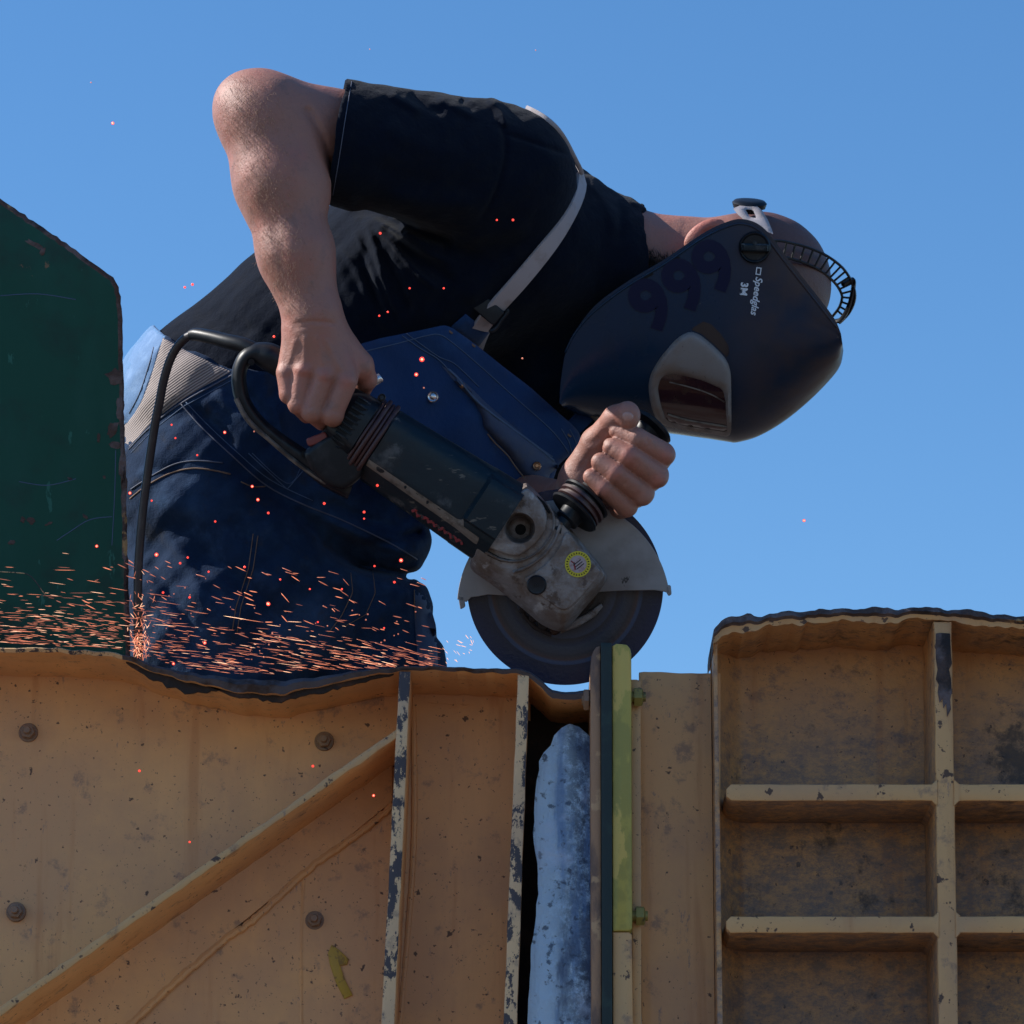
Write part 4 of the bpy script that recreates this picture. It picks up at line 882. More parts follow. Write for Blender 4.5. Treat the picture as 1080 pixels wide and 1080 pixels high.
line('stitching', [(508, 440), (509, 450), (521, 466), (535, 480), (545, 494), (557, 508), (570, 514), (577, 512)], M['stitch'], flap, zF, .9, .3)
def button(c, zf, r, mt, parent, name='button'):
    z = zf(*c); m = MB(); m.add(*lathe((c[0], c[1], z - 3), (0.05, -.1, 1), [(0, r), (7, r), (8, r * .85), (7.3, r * .6), (8.4, r * .35)], 20)); m.q(name, M[mt], parent)
button((456, 419), zB2, 6, 'chrome', bib); button((566, 492), zF, 4.6, 'brass', flap); button((487, 407), zB2, 3, 'brass', bib)
# --- near strap with slide buckle
sp = resample(spl(np.array([(560, 116), (574, 126), (590, 140), (603, 155), (611, 172), (612, 190), (606, 212), (592, 238), (570, 268), (545, 298), (519, 326), (505, 345)], float), 6), 6)
wd = np.interp(np.arange(len(sp)), [0, 6, 12, len(sp)], [15, 16, 18, 21.5]); L3 = []; k0 = int(np.argmax(sp[:, 1] > 182)); zk = zShirt(*sp[k0])
for i, (x, y) in enumerate(sp):
    zz = zShirt(x, y); rh_ = shirtB.ray_cast(Vector((x, y, 900)), Vector((0, 0, -1)))
    h = shirtB.find_nearest(Vector((x, y, zz))); n_ = np.array(h[1]); c_ = np.array(h[0]); n_ = n_ if np.dot(n_, c_ - np.array((545, 262, -110))) > 0 else -n_
    L3.append((c_, n_))
C3 = np.array([a for a, b in L3]); N3 = np.array([b for a, b in L3])
for _ in range(16): N3[1:-1] = (N3[:-2] + N3[1:-1] + N3[2:]) / 3
for _ in range(6): C3[1:-1] = (C3[:-2] + 2 * C3[1:-1] + C3[2:]) / 4; N3[1:-1] = (N3[:-2] + 2 * N3[1:-1] + N3[2:]) / 4
N3 /= np.linalg.norm(N3, axis=1)[:, None]; T3 = np.gradient(C3, axis=0); T3 /= np.linalg.norm(T3, axis=1)[:, None]; W3 = np.cross(T3, N3); W3 /= np.linalg.norm(W3, axis=1)[:, None]
v = []
for i in range(len(sp)):
    for a, b in ((-.5, 1), (-.46, 3.2), (0, 3.8), (.46, 3.2), (.5, 1), (.46, -1), (-.46, -1)): v.append(C3[i] + W3[i] * a * wd[i] + N3[i] * (b + 1.6))
f = [[i * 7 + k, i * 7 + (k + 1) % 7, (i + 1) * 7 + (k + 1) % 7, (i + 1) * 7 + k] for i in range(len(sp) - 1) for k in range(7)] + [list(range(7)), [(len(sp) - 1) * 7 + k for k in range(7)]]
m = MB(); m.add(v, f); m.q('suspender_strap', M['webbing'], person, angle=50, label='pale grey strap over the near shoulder')
zs0 = zShirt(514, 328); dirs = (-.64, .77)
m = MB(); m.add(*patch([(497, 358), (508, 345), (517, 350), (512, 362), (508, 374), (500, 369)], zBoth, 2, 4, off=.5)); m.q('strap_end', M['webbing'], person, angle=50)
m = MB(); m.add(*patch([(491, 331), (516, 351), (504, 367), (496, 362), (480, 350), (476, 344)], zBoth, 4, 4, off=3)); m.q('strap_tab', M['bib'], bib, angle=50)
m = MB(); c = (515, 326); m.add(*obox((515, 327), dirs, None, 9.5, 15, zs0 - 2, zs0 + 8, 1.5))
for sgn in (-1, 1):
    e = np.array([.77, .64]) * 18 * sgn; pts = [np.array(c) + e * q + np.array(dirs) * t for q, t in ((.86, -12), (1.0, -10), (1.02, 0), (1.08, 9), (1.0, 15), (.86, 16))]
    m.add(*tube([(p[0], p[1], zs0 + 4) for p in spl(np.array(pts), 3)], 2, 8))
m.q('strap_buckle', M['black'], person, label='black slide buckle on the near strap')
# far strap: only its lower end shows
m = MB(); P = [(604, 452), (616, 440), (628, 428), (640, 412), (650, 395)]; m.add(*tube([(x, y, -76 + i * 3) for i, (x, y) in enumerate(P)], 9, 10, 2)); m.q('suspender_strap', M['bib'], person, label='far blue strap beside the front hand')
m = MB(); m.add(*obox((629, 433), (.7, -.7), None, 9, 10, -72, -62, 1.5)); m.q('strap_buckle', M['scuff'], person, label='brown grey buckle beside the front hand')
# sleeve hem, collar
line('hem_stitching', [(371, 86), (365, 120), (358, 165), (351, 206)], M['piping'], shirt, zShirt, .6, .3)
# collar ring
rr_ = [];
for k in range(40):
    a = 2 * math.pi * k / 40; rr_.append((661 + 10 * math.sin(a) * .6 - 4 * math.cos(a), 272 - 52 * math.cos(a), ZM + 60 * math.sin(a)))
rr_ = [(x + (20 if y < 235 else 0) * (235 - y) / 15, y, z) for x, y, z in rr_]
m = MB(); m.add(*tube(rr_, 5.5, 8, 3.5, closed=True)); m.q('collar', M['shirt'], shirt, angle=180)
# hair of the beard and of the forearm
def hairs(n, box, keep, d0, ln, r, mt, name, seed, jitter=.35, parent=person):
    q = np.random.default_rng(seed); m = MB(); k = 0; tries = 0
    while k < n and tries < n * 20:
        tries += 1; x = q.uniform(box[0], box[2]); y = q.uniform(box[1], box[3])
        if not keep(x, y, q): continue
        h = bodyB.ray_cast(Vector((x, y, 900)), Vector((0, 0, -1)))
        if h[0] is None: continue
        p = np.array(h[0]); nr = np.array(h[1]); nr = nr if nr[2] > 0 else -nr
        d = np.array(d0) + nr * .5 + q.normal(0, jitter, 3); d /= np.linalg.norm(d); l = ln * q.uniform(.6, 1.3)
        e = np.array(d0) * .3; s_ = np.cross(d, nr); s_ /= np.linalg.norm(s_) + 1e-9
        a = p - nr * .5; b = p + d * l * .55; c_ = p + d * l + e * l * .2
        m.add([a + s_ * r, a - s_ * r, b - s_ * r * .8, b + s_ * r * .8, c_, a + nr * r, b + nr * r], [[0, 1, 2, 3], [3, 2, 4], [1, 5, 6, 2], [5, 0, 3, 6], [2, 6, 4], [6, 3, 4]]); k += 1
    return m.q(name, M[mt], parent, angle=180)
hairs(1500, (650, 258, 740, 330), lambda x, y, q: q.random() < math.exp(-(((x - 685) / 30) ** 2 + ((y - 292) / 20) ** 2)) * 1.4 and y > 268 - (x - 690) * -.12, (-.3, -.8, .3), 10, .3, 'hair', 'beard', 1)['kind'] = 'stuff'
hairs(2200, (228, 80, 350, 330), lambda x, y, q: q.random() < math.exp(-((x - (258 + (y - 100) * .2)) / 26) ** 2), (.15, .8, .3), 7.0, .12, 'armhair', 'arm_hair', 2)['kind'] = 'stuff'
# thumbnail
m = MB(); m.add(*patch(circ((662, 439.5), 6.6, 20, 5.2, .1), zs(bodyB), .5, 2, off=.0, soft=1.5)); m.q('thumbnail', M['nail'], person, angle=180)

# ================================================================== WELDING HELMET
E = np.array([(590, 425), (592, 398), (600, 362), (625, 325), (660, 298), (700, 274), (740, 247), (764, 235), (784, 231), (806, 241), (832, 274), (862, 312), (880, 336), (887, 352)], float)
Rg = np.array([(597, 432), (612, 440), (640, 447), (672, 452), (705, 457), (742, 462), (768, 466), (778, 466.5), (800, 460), (826, 445), (852, 424), (874, 402), (886, 386), (889.5, 370)], float)
Ee = resample(spl(E, 6), 4.2); Rr = spl(Rg, 6)
def res_n(P, n):
    L = np.r_[0, np.cumsum(np.linalg.norm(np.diff(P, axis=0), axis=1))]; s = np.linspace(0, L[-1], n); return np.stack([np.interp(s, L, P[:, k]) for k in range(2)], 1)
NT = 110; NS = 40; Ee = res_n(spl(E, 8), NT); Rr = res_n(Rr, NT)
def halfw(s, t):
    W = 126 - 26 * abs(t - .5) ** 1.5 * 2.8
    return W * max(0, 1 - s ** 2.5) ** (1 / 2.0)
hv = []; 
svals = [1 - (1 - k / NS) ** 1.7 for k in range(NS + 1)]
for i in range(NT):
    t = i / (NT - 1); row = []
    for s in svals:
        p = Ee[i] * (1 - s) + Rr[i] * s
        w_ = halfw(s, t)
        # raised brow: the forehead half stands a little proud of the visor half
        st = 4.5 * (1 / (1 + math.exp(-((p[0] - 770 - (p[1] - 400) * .09) / 2.2)))) * np.clip((s - .35) * 4, 0, 1) * np.clip((1 - s) * 6, 0, 1)
        row.append((p[0], p[1], w_ + st))
    hv.append(row)
hv = np.array(hv); near = hv.copy(); far = hv.copy(); near[:, :, 2] = ZM + hv[:, :, 2]; far[:, :, 2] = ZM - hv[:, :, 2]
full = np.concatenate([near, far[:, ::-1][:, 1:]], 1); nc = full.shape[1]
inn = full.copy(); cen = np.array([735, 345, ZM]); dd = inn - cen; inn = cen + dd * np.array([.965, .965, .965])
v = np.vstack([full.reshape(-1, 3), inn.reshape(-1, 3)]); o_ = NT * nc; f = []
for i in range(NT - 1):
    for k in range(nc - 1):
        f.append([i * nc + k, i * nc + k + 1, (i + 1) * nc + k + 1, (i + 1) * nc + k]); f.append([o_ + i * nc + k, o_ + (i + 1) * nc + k, o_ + (i + 1) * nc + k + 1, o_ + i * nc + k + 1])
    for k in (0, nc - 1): f.append([i * nc + k, (i + 1) * nc + k, o_ + (i + 1) * nc + k, o_ + i * nc + k])
for i in (0, NT - 1):
    for k in range(nc - 1): f.append([i * nc + k, i * nc + k + 1, o_ + i * nc + k + 1, o_ + i * nc + k])
hb = V([(640, 440, ZM)])[0]
helm = empty('welding_helmet', hb); tag(helm, "dark blue black welding helmet worn face down over the worker's face", 'welding helmet')
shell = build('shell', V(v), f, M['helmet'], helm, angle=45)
hB = BVHTree.FromPolygons([Vector(p) for p in v], f)
zH = zs(hB)
m = MB(); outer = roundpoly([(727, 349), (713, 357), (697, 376), (686, 394), (683.5, 408), (686, 426), (691, 441), (699, 449), (722, 453.5), (748, 457.5), (771, 461.5), (771.5, 440), (771, 392), (766, 378), (752, 364), (738, 352.5)], 7, 3)
hole = roundpoly([(698, 397), (708, 394.5), (723, 396.5), (743, 402), (763, 411), (765, 422), (766, 441), (768, 456), (748, 453), (722, 449), (703, 444), (696.5, 426), (693.5, 408)], 5, 3)
m.add(*patch(outer, zH, 7, 3, hole=hole, off=1, soft=2.5)); lf = m.q('lens_frame', M['lensframe'], helm, angle=60)
m = MB(); m.add(*patch(inset(hole, -1.0), zH, 0, 4, off=.8, soft=0)); m.q('lens', M['lens'], helm, angle=60, label='dark maroon welding lens')
m = MB(); m.add(*tube([(x, y, zH(x, y) + 1.5) for x, y in resample(spl(np.array([(704, 437), (725, 443), (748, 447), (766, 450)], float), 4), 4)], 1.3, 6)); m.add(*tube([(x, y, zH(x, y) + 1.0) for x, y in resample(spl(np.array([(706, 403), (730, 409), (750, 416), (764, 424)], float), 4), 4)], .8, 6)); m.q('lens_highlight', M['scuff'], lf)  # two highlights on the lens, modelled as thin raised lines
m = MB(); m.add(*patch([(742, 339), (732, 345), (729, 348), (740, 352), (754, 364), (767, 377), (769, 372), (768, 364), (760, 352), (750, 342)], zH, -1.2, 3, off=1.6, soft=0)); m.q('side_window', M['window'], helm, angle=60, label='dark side window above the lens frame')
# vent slots along the chin edge
for pts in ([(668, 303), (674, 294), (688, 287), (690, 289), (676, 297)], [(700, 280), (706, 276), (716, 270), (718, 272), (706, 279)]):
    m = MB(); m.add(*patch(pts, zH, .3, 3, off=.3, soft=0)); m.q('vent_slot', M['slot'], helm)
line('rim', [(596, 372), (606, 352), (625, 330), (660, 303), (700, 279), (738, 253), (764, 240), (783, 236), (803, 245), (830, 279), (860, 317), (882, 345)], M['helmet'], helm, zH, 1.6, .2)
# side knob
kz_ = zH(796, 261); m = MB(); ax = (0, 0, 1)
m.add(*lathe((796, 261, kz_ - 4), ax, [(0, 17), (7, 17), (9, 15.5), (8.5, 14), (7.5, 13.2), (7.5, 0.1)], 40)); kn = m.q('side_knob', M['black'], helm)
m = MB(); m.add(*obox((796, 261), (1, .03), None, 14.5, 4.2, kz_, kz_ + 11, 2.5)); m.add(*lathe((796, 256, kz_ + 6), ax, [(0, 2.4), (5, 2.4)], 10)); m.q('knob_grip', M['grip'], kn)
# ratchet headband
hd = [(808, 262, -22), (822, 262, -30), (836, 265, -42), (850, 269, -53), (866, 276, -70), (880, 286, -92), (890, 298, -118), (895, 312, -142), (891, 326, -165), (882, 337, -190)]
hp = resample(spl(np.array(hd, float), 6), 4); Tn = np.gradient(hp, axis=0); Tn /= np.linalg.norm(Tn, axis=1)[:, None]
wn = np.stack([Tn[:, 1], -Tn[:, 0], Tn[:, 2] * 0], 1); wn /= np.linalg.norm(wn, axis=1)[:, None] + 1e-9
hw_ = np.interp(np.arange(len(hp)), [0, len(hp) * .5, len(hp)], [8, 8.5, 5])
m = MB()
for sg in (-1, 1): m.add(*tube(hp + wn * (hw_ * sg)[:, None], 1.5, 6, 1.8))
for i in range(3, len(hp) - 2, 3):
    m.add(*tube([hp[i] + wn[i] * hw_[i], hp[i] - wn[i] * hw_[i]], 1.15, 6, 1.2))
hbd = m.q('headband', M['black'], helm, label='slotted ratchet headband over the bald crown')
m = MB(); m.add(*tube(spl(np.array([(889, 300, -120), (900, 296, -128), (897, 318, -150), (888, 336, -172), (879, 339, -190)]), 5), 2.5, 8, 5)); m.q('headband_tail', M['black'], hbd)
zBody = zs(bodyB)
m = MB(); m.add(*patch([(773, 220), (784, 215), (797, 216), (804, 222), (810, 232), (816, 247), (808, 244), (797, 240), (786, 233), (778, 226)], lambda x, y: -62 + (y - 218) * 1.1, 2.5, 3, hole=[(786, 221), (794, 221), (798, 230), (791, 229)], off=2)); m.q('headband_bracket', M['webbing'], helm, angle=50)
m = MB(); m.add(*lathe((790, 222, -78), (.06, -1, .18), [(-2, 12), (2, 12), (3, 17), (8, 18.5), (10.5, 16), (11.5, 9)], 32)); m.q('headband_knob', M['black'], helm)

def text(body, size, org, d, mt, name, parent, zf, bold=0.0, shear=0, off=.5, sub=2, spacing=1.0, label=None):
    cu = bpy.data.curves.new('t', 'FONT'); cu.body = body; cu.size = 1; cu.offset = bold; cu.shear = shear; cu.space_character = spacing; cu.resolution_u = 4
    ob = bpy.data.objects.new('t', cu); C.objects.link(ob); bpy.context.view_layer.update()
    me = bpy.data.meshes.new_from_object(ob.evaluated_get(bpy.context.evaluated_depsgraph_get())); C.objects.unlink(ob); bpy.data.objects.remove(ob)
    bm = bmesh.new(); bm.from_mesh(me); bmesh.ops.triangulate(bm, faces=bm.faces[:])
    for _ in range(sub):
        lng = [e for e in bm.edges if e.calc_length() * size > 5]
        if not lng: break
        bmesh.ops.subdivide_edges(bm, edges=lng, cuts=1); bmesh.ops.triangulate(bm, faces=bm.faces[:])
    d = np.array(d, float); d /= np.linalg.norm(d); u = np.array([d[1], -d[0]])
    P = [np.array(org) + d * q.co.x * size + u * q.co.y * size for q in bm.verts]
    vv = [(p[0], p[1], zf(*p) + off) for p in P]; m = MB(); m.add(vv, [[q.index for q in f_.verts] for f_ in bm.faces]); bm.free()
    return m.q(name, mt, parent, angle=180, label=label)
dg = np.array([33.5, -20.3])
for k, c in enumerate(((684, 353), (719, 332), (751, 312))):
    text('9', 76, c, dg, M['digits'], 'painted_digit', helm, zH, .035, 0, 1.0, 3)
sd_ = (-.14, .99)
text('Speedglas', 10.4, (797.5, 291.5), sd_, M['white'], 'lettering', helm, zH, .02, .25, .7, 0, label='white Speedglas lettering')
text('3M', 10.5, (782, 297.5), (-.12, .99), M['white'], 'lettering', helm, zH, .04, 0, .7, 0, 1.06, label='white 3M lettering')
m = MB(); q0 = np.array([797.8, 281.6]); dd_ = np.array(sd_); uu_ = np.array([.99, .14]); sq = [q0 + dd_ * a + uu_ * b for a, b in ((0, 0), (8, 0), (8, 5.6), (0, 5.6))]; hq = [q0 + dd_ * a + uu_ * b for a, b in ((1.1, 1.1), (6.9, 1.1), (6.9, 4.5), (1.1, 4.5))]
m.add([(p[0], p[1], zH(*p) + .7) for p in sq + hq], [[0, 1, 5, 4], [1, 2, 6, 5], [2, 3, 7, 6], [3, 0, 4, 7]]); m.q('emblem', M['white'], helm, angle=180, label='small white outlined square')

# ================================================================== ANGLE GRINDER
DC = np.array([596, 619, 132.]); DR = 103.5
gr = empty('angle_grinder', V([(596, 722, 132)])[0]); tag(gr, 'large worn angle grinder with grey gear head and steel guard cutting into the wall edge', 'angle grinder')
# cutting disc
prof = [(-1.6, 8), (-1.6, 40), (-1.6, 60), (-1.6, 80), (-1.6, DR), (1.6, DR + .01), (1.6, 99), (1.6, 94), (1.6, 88), (1.6, 83), (1.6, 78), (1.6, 72), (1.6, 66), (1.6, 60), (1.6, 54), (1.6, 48), (1.6, 42), (1.6, 34), (-2.5, 24), (-2.5, 8)]
v, f = lathe(DC, (0, 0, 1), prof, 128); v = np.array(v); rad = np.hypot(v[:, 0] - DC[0], v[:, 1] - DC[1]) / DR
# finer radial resolution comes from extra rings
rs = np.linspace(34, DR, 70); v2, f2 = lathe(DC, (0, 0, 1), [(1.75, r) for r in rs], 128, cap=False); v2 = np.array(v2)
rad2 = np.hypot(v2[:, 0] - DC[0], v2[:, 1] - DC[1]) / DR; V_all = np.vstack([v, v2]); f_all = f + [[a + len(v) for a in q] for q in f2]
build('cutting_disc', V(V_all), f_all, M['disc'], gr, angle=30, attrs=dict(rad=np.r_[rad, rad2]))
m = MB(); m.add(*lathe(DC, (0, 0, 1), [(0, 34), (3, 34), (6, 30), (14, 29), (16, 24)], 40)); m.q('clamp_flange', M['rustdark'], gr)
m = MB()
for (x, y, r) in ((562, 652, 5), (573, 660, 6), (585, 664, 6), (551, 643, 4)): m.add(*lathe((x, y, 138), (0, 0, 1), [(0, r), (8, r), (11, r * .7)], 12))
m.add(*tube([(549, 636, 146), (553, 650, 146), (565, 662, 146), (582, 670, 146)], 2.5, 8)); m.q('clamp_screw', M['rustdark'], gr)
m = MB(); m.add(*slab([(588, 660), (600, 657), (622, 645), (634, 636), (636, 640), (628, 650), (610, 661), (592, 668)], 150, 158, 2)); m.q('guard_lever', M['alu'], gr)
# guard
gc = np.array([595, 640]); GR = 113; an = np.linspace(math.radians(184), math.radians(353), 60)
arc = np.array([gc + GR * np.array([math.cos(a), math.sin(a)]) for a in an])
arc[:, 0] = np.where(arc[:, 0] > 595, 595 + (arc[:, 0] - 595) * .99, arc[:, 0])
lowe = np.array([(700, 624), (690, 622.5), (660, 623), (640, 624), (600, 626), (560, 628), (530, 628), (515, 627), (505, 629), (497, 630), (492, 635)])
gpoly = np.vstack([arc, lowe])
m = MB(); m.add(*slab(gpoly, 146, 149, .8)); 
Lr = len(arc); rim = []
for p in arc: 
    nrm = (p - gc) / GR; q = p - nrm * 2.6; rim.append((p, q))
vr_ = []; fr_ = []
for p, q in rim: vr_ += [(p[0], p[1], 148.4), (p[0], p[1], 112), (q[0], q[1], 112), (q[0], q[1], 148.4)]
for i in range(Lr - 1):
    for k in range(4): fr_.append([i * 4 + k, i * 4 + (k + 1) % 4, (i + 1) * 4 + (k + 1) % 4, (i + 1) * 4 + k])
fr_ += [[0, 1, 2, 3], [(Lr - 1) * 4 + k for k in range(4)]]; m.add(vr_, fr_)
m.add(*slab(roundpoly([(483, 628), (489.5, 629), (491, 640), (485.5, 643)], 2), 112, 149, 1)); m.add(*slab(roundpoly([(702.5, 617), (707.5, 617), (708.5, 627), (705, 629), (702.5, 624)], 2), 112, 149, 1))
m.q('disc_guard', M['guard'], gr, angle=35)
# gear head
o1 = [(497, 583), (498, 566), (520, 541), (549, 512), (560, 513), (577, 531), (595, 550), (616, 575), (638, 603), (636, 618), (618, 640), (600, 661), (590, 666), (572, 659), (556, 646), (540, 633), (518, 616), (497, 600)]
i1 = [(503, 575), (505, 560), (525, 540), (552, 515), (559, 517), (576, 534), (593, 553), (613, 577), (634, 600), (632, 609), (617, 627), (602, 644), (592, 647), (580, 640), (566, 628), (550, 613), (528, 599), (508, 584)]
oo = resample(spl(np.array(o1, float), 4, True), 4, True); ii = spl(np.array(i1, float), 8, True)
def matchn(P, n):
    P = np.vstack([P, P[:1]]); L = np.r_[0, np.cumsum(np.linalg.norm(np.diff(P, axis=0), axis=1))]; s = np.linspace(0, L[-1], n, endpoint=False); return np.stack([np.interp(s, L, P[:, k]) for k in range(2)], 1)
oo = spl(np.array(o1, float), 8, True)
rg = [np.c_[oo, np.full(len(oo), z)] for z in (142, 176)]
for t, z in ((.35, 188), (.7, 196), (.92, 200.5), (1.05, 201.5)): rg.append(np.c_[oo + (ii - oo) * t, np.full(len(oo), z)])
gh = MB(); gh.add(*loft(rg)); head = gh.q('gear_head', M['alu'], gr, angle=32)
def cutter(obj, vq, fq):
    me = bpy.data.meshes.new('c'); me.from_pydata((V(vq) - ROOTS[gr.name]).tolist(), [], [list(a) for a in fq]); me.update()
    bm = bmesh.new(); bm.from_mesh(me); bmesh.ops.recalc_face_normals(bm, faces=bm.faces); bm.to_mesh(me); bm.free()
    co = bpy.data.objects.new('c', me); C.objects.link(co); co.parent = gr
    md = obj.modifiers.new('b', 'BOOLEAN'); md.operation = 'DIFFERENCE'; md.object = co; md.solver = 'EXACT'
    bpy.context.view_layer.update(); dg_ = bpy.context.evaluated_depsgraph_get(); nm = bpy.data.meshes.new_from_object(obj.evaluated_get(dg_))
    obj.modifiers.clear(); obj.data = nm; bpy.data.objects.remove(co); nm.set_sharp_from_angle(angle=math.radians(32))
pad = [(504, 572), (506, 560), (520, 545), (538, 528), (553, 516), (559, 517), (566, 524), (573, 533), (577, 545), (575, 559), (567, 571), (557, 580), (545, 586), (532, 584), (517, 578)]
m = MB(); m.add(*slab(spl(np.array(pad, float), 4, True), 196, 209, 2.5)); pd = m.q('mount_pad', M['alu'], gr, angle=32)
v_, f_ = lathe((548, 557, 184), (0, 0, 1), [(0, 11), (12, 13), (25, 16.5), (40, 18)], 32); cutter(pd, v_, f_); cutter(head, v_, f_)
m = MB(); m.add(*lathe((549, 558, 183), (0, 0, 1), [(0, 12), (2, 12), (3.5, 8.5), (3, 6)], 24)); m.q('mount_hole', M['alu'], pd)
m = MB(); m.add(*lathe((549, 558.5, 184), (0, 0, 1), [(0, 5.8), (3.4, 5.8)], 20)); m.q('threaded_hole', M['slot'], pd)
m = MB(); m.add(*slab(spl(np.array([(553, 612), (563, 604), (576, 594), (589, 578), (598, 561), (612, 577), (630, 597), (632, 606), (618, 624), (602, 640), (593, 643), (582, 637), (568, 626)], float), 4, True), 199, 205.5, 2)); m.q('gear_cover', M['alu'], gr, angle=32)
m = MB(); P = spl(np.array([(541, 604), (556, 598), (572, 587), (584, 572), (590, 556), (592, 551)], float), 5); m.add(*tube(np.c_[P, np.full(len(P), 202)], 1.8, 8, 3)); m.q('casting_rib', M['alu'], gr); m = MB()
P = spl(np.array([(512, 582), (528, 590), (545, 592), (560, 587), (573, 577), (583, 560), (584, 545), (578, 532)], float), 5); m.add(*tube(np.c_[P, np.full(len(P), 202)], 1.5, 8, 3)); m.q('casting_rib', M['alu'], gr)
m = MB(); m.add(*slab([(515, 581), (528, 588), (543, 591), (541, 594), (527, 592), (514, 586)], 200, 202.4, .3)); m.q('casting_groove', M['slot'], gr); m = MB(); m.add(*slab([(566, 522), (575, 530), (582, 540), (579, 542), (570, 531)], 200, 202.6, .3)); m.q('casting_groove', M['slot'], gr)
m = MB(); m.add(*lathe((566, 617, 198), (0, 0, 1), [(0, 10.5), (8.5, 10.5), (10, 9), (9.5, 7), (9.5, 1.5), (10.2, 1.4)], 32)); m.q('lock_button', M['black'], gr)
m = MB(); m.add(*lathe((609.5, 595, 203), (0, 0, 1), [(0, 13.8), (3.1, 13.8)], 28)); st_ = m.q('round_label', M['sticker_y'], gr, label='round worn label with yellow border')
m = MB(); m.add(*lathe((609.5, 595, 204), (0, 0, 1), [(0, 9.2), (2.6, 9.2)], 28)); m.q('label_centre', M['sticker_w'], st_)
m = MB()
for k in range(26):
    a = 2 * math.pi * k / 26; m.add(*obox((609.5 + 11.5 * math.cos(a), 595 + 11.5 * math.sin(a)), (math.cos(a), math.sin(a)), None, .9, .5, 206, 206.5, .1))
for i in range(3): m.add(*obox((608.6 + i * 1.7, 593.2 + i * 2.1), (.78, -.62), None, 5, .45, 206, 206.9, .1))
m.q('label_marks', M['slot'], st_)
m = MB(); m.add(*obox((606, 597), (.2, 1), None, 4, .8, 206, 206.9, .1)); m.add(*obox((604, 593), (.8, .6), None, 2.4, .7, 206, 206.9, .1)); m.q('label_marks', M['redprint'], st_)
m = MB(); m.add(*lathe((607, 628, 199), (0, 0, 1), [(0, 2.4), (5.5, 2.2)], 12)); m.q('cover_screw', M['slot'], gr)
# motor housing
Ax0 = np.array([398, 467.5]); Ax1 = np.array([530, 553.5]); du = (Ax1 - Ax0) / np.linalg.norm(Ax1 - Ax0); dn = np.array([du[1], -du[0]])
Lm = np.linalg.norm(Ax1 - Ax0)
def sect(u, hv_, zc, hz, extra=0):
    base = np.array([(1, -.2), (.97, .35), (.8, .8), (.5, .97), (-.25, 1.0), (-.46, .97), (-.60, .80), (-.80, .52), (-.96, .30), (-1, .0), (-.96, -.5), (-.6, -.95), (0, -1), (.6, -.95), (.95, -.6)])
    P = spl(base, 4, True); p2 = Ax0 + du * u; o_ = []
    for a, b in P: o_.append((p2[0] + dn[0] * a * hv_, p2[1] + dn[1] * a * hv_, zc + b * (hz + (extra if b > .5 and -.35 < a < .75 else 0))))
    return np.array(o_)
zc = 176; m = MB()
us = [(0, 40, 38, 0), (2, 42, 40, 0), (30, 43, 40, 0), (60, 44, 40, 0), (95, 45.5, 40, 0), (118, 46.5, 40, 0), (120.5, 47, 41, 4), (122.5, 47, 42, 8), (140, 47.5, 42, 8), (Lm + 2, 48, 42, 7)]
m.add(*loft([sect(u, a, zc, b, e) for u, a, b, e in us])); mh = m.q('motor_housing', M['grip'], gr, angle=28)
hvv = np.vstack(m.v); hgB = BVHTree.FromPolygons([Vector(p) for p in hvv], m.f); zG = zs(hgB)
def gpt(u, a): return Ax0 + du * u + dn * a
m = MB(); P = [gpt(2, -19), gpt(60, -20), gpt(116, -21), gpt(120, -17), gpt(124, -24), gpt(145, -25), gpt(146, -33), gpt(118, -30), gpt(60, -28), gpt(2, -26)]; m.add(*patch(P, zG, .8, 4, off=.4)); m.q('scuffed_edge', M['scuff'], mh, angle=60, label='scuffed grey brown lower edge')
m = MB(); rp = random.Random(2)
for k in range(9):
    c = gpt(72 + k * 7, -38 + rp.uniform(-1, 1)); m.add(*obox(c, du + dn * rp.uniform(.6, 1.3), None, 4.2, 1.6, zG(*c) - 2, zG(*c) + 1.1, .3)); c = gpt(74.5 + k * 7, -38.5); m.add(*obox(c, du - dn * rp.uniform(.6, 1.2), None, 3.8, 1.3, zG(*c) - 2, zG(*c) + 1.1, .3))
m.q('worn_lettering', M['redprint'], mh, label='faded illegible red lettering')
# rubber ring stack
m = MB()
for u, r, w_ in ((-2, 43.5, 2.6), (-7, 42, 2.2), (-12, 43.5, 2.6), (-17, 41, 2.0)):
    ring = []
    for k in range(48):
        a = 2 * math.pi * k / 48; p = gpt(u, math.cos(a) * r); ring.append((p[0], p[1], zc + math.sin(a) * r * .96))
    m.add(*tube(ring, w_, 8, closed=True, ref=(du[0], du[1], 0)))
m.add(*lathe((*gpt(-20, 0), zc), (du[0], du[1], 0), [(0, 39), (20, 39)], 40)); m.q('rubber_ring', M['maroon'], gr, angle=60)
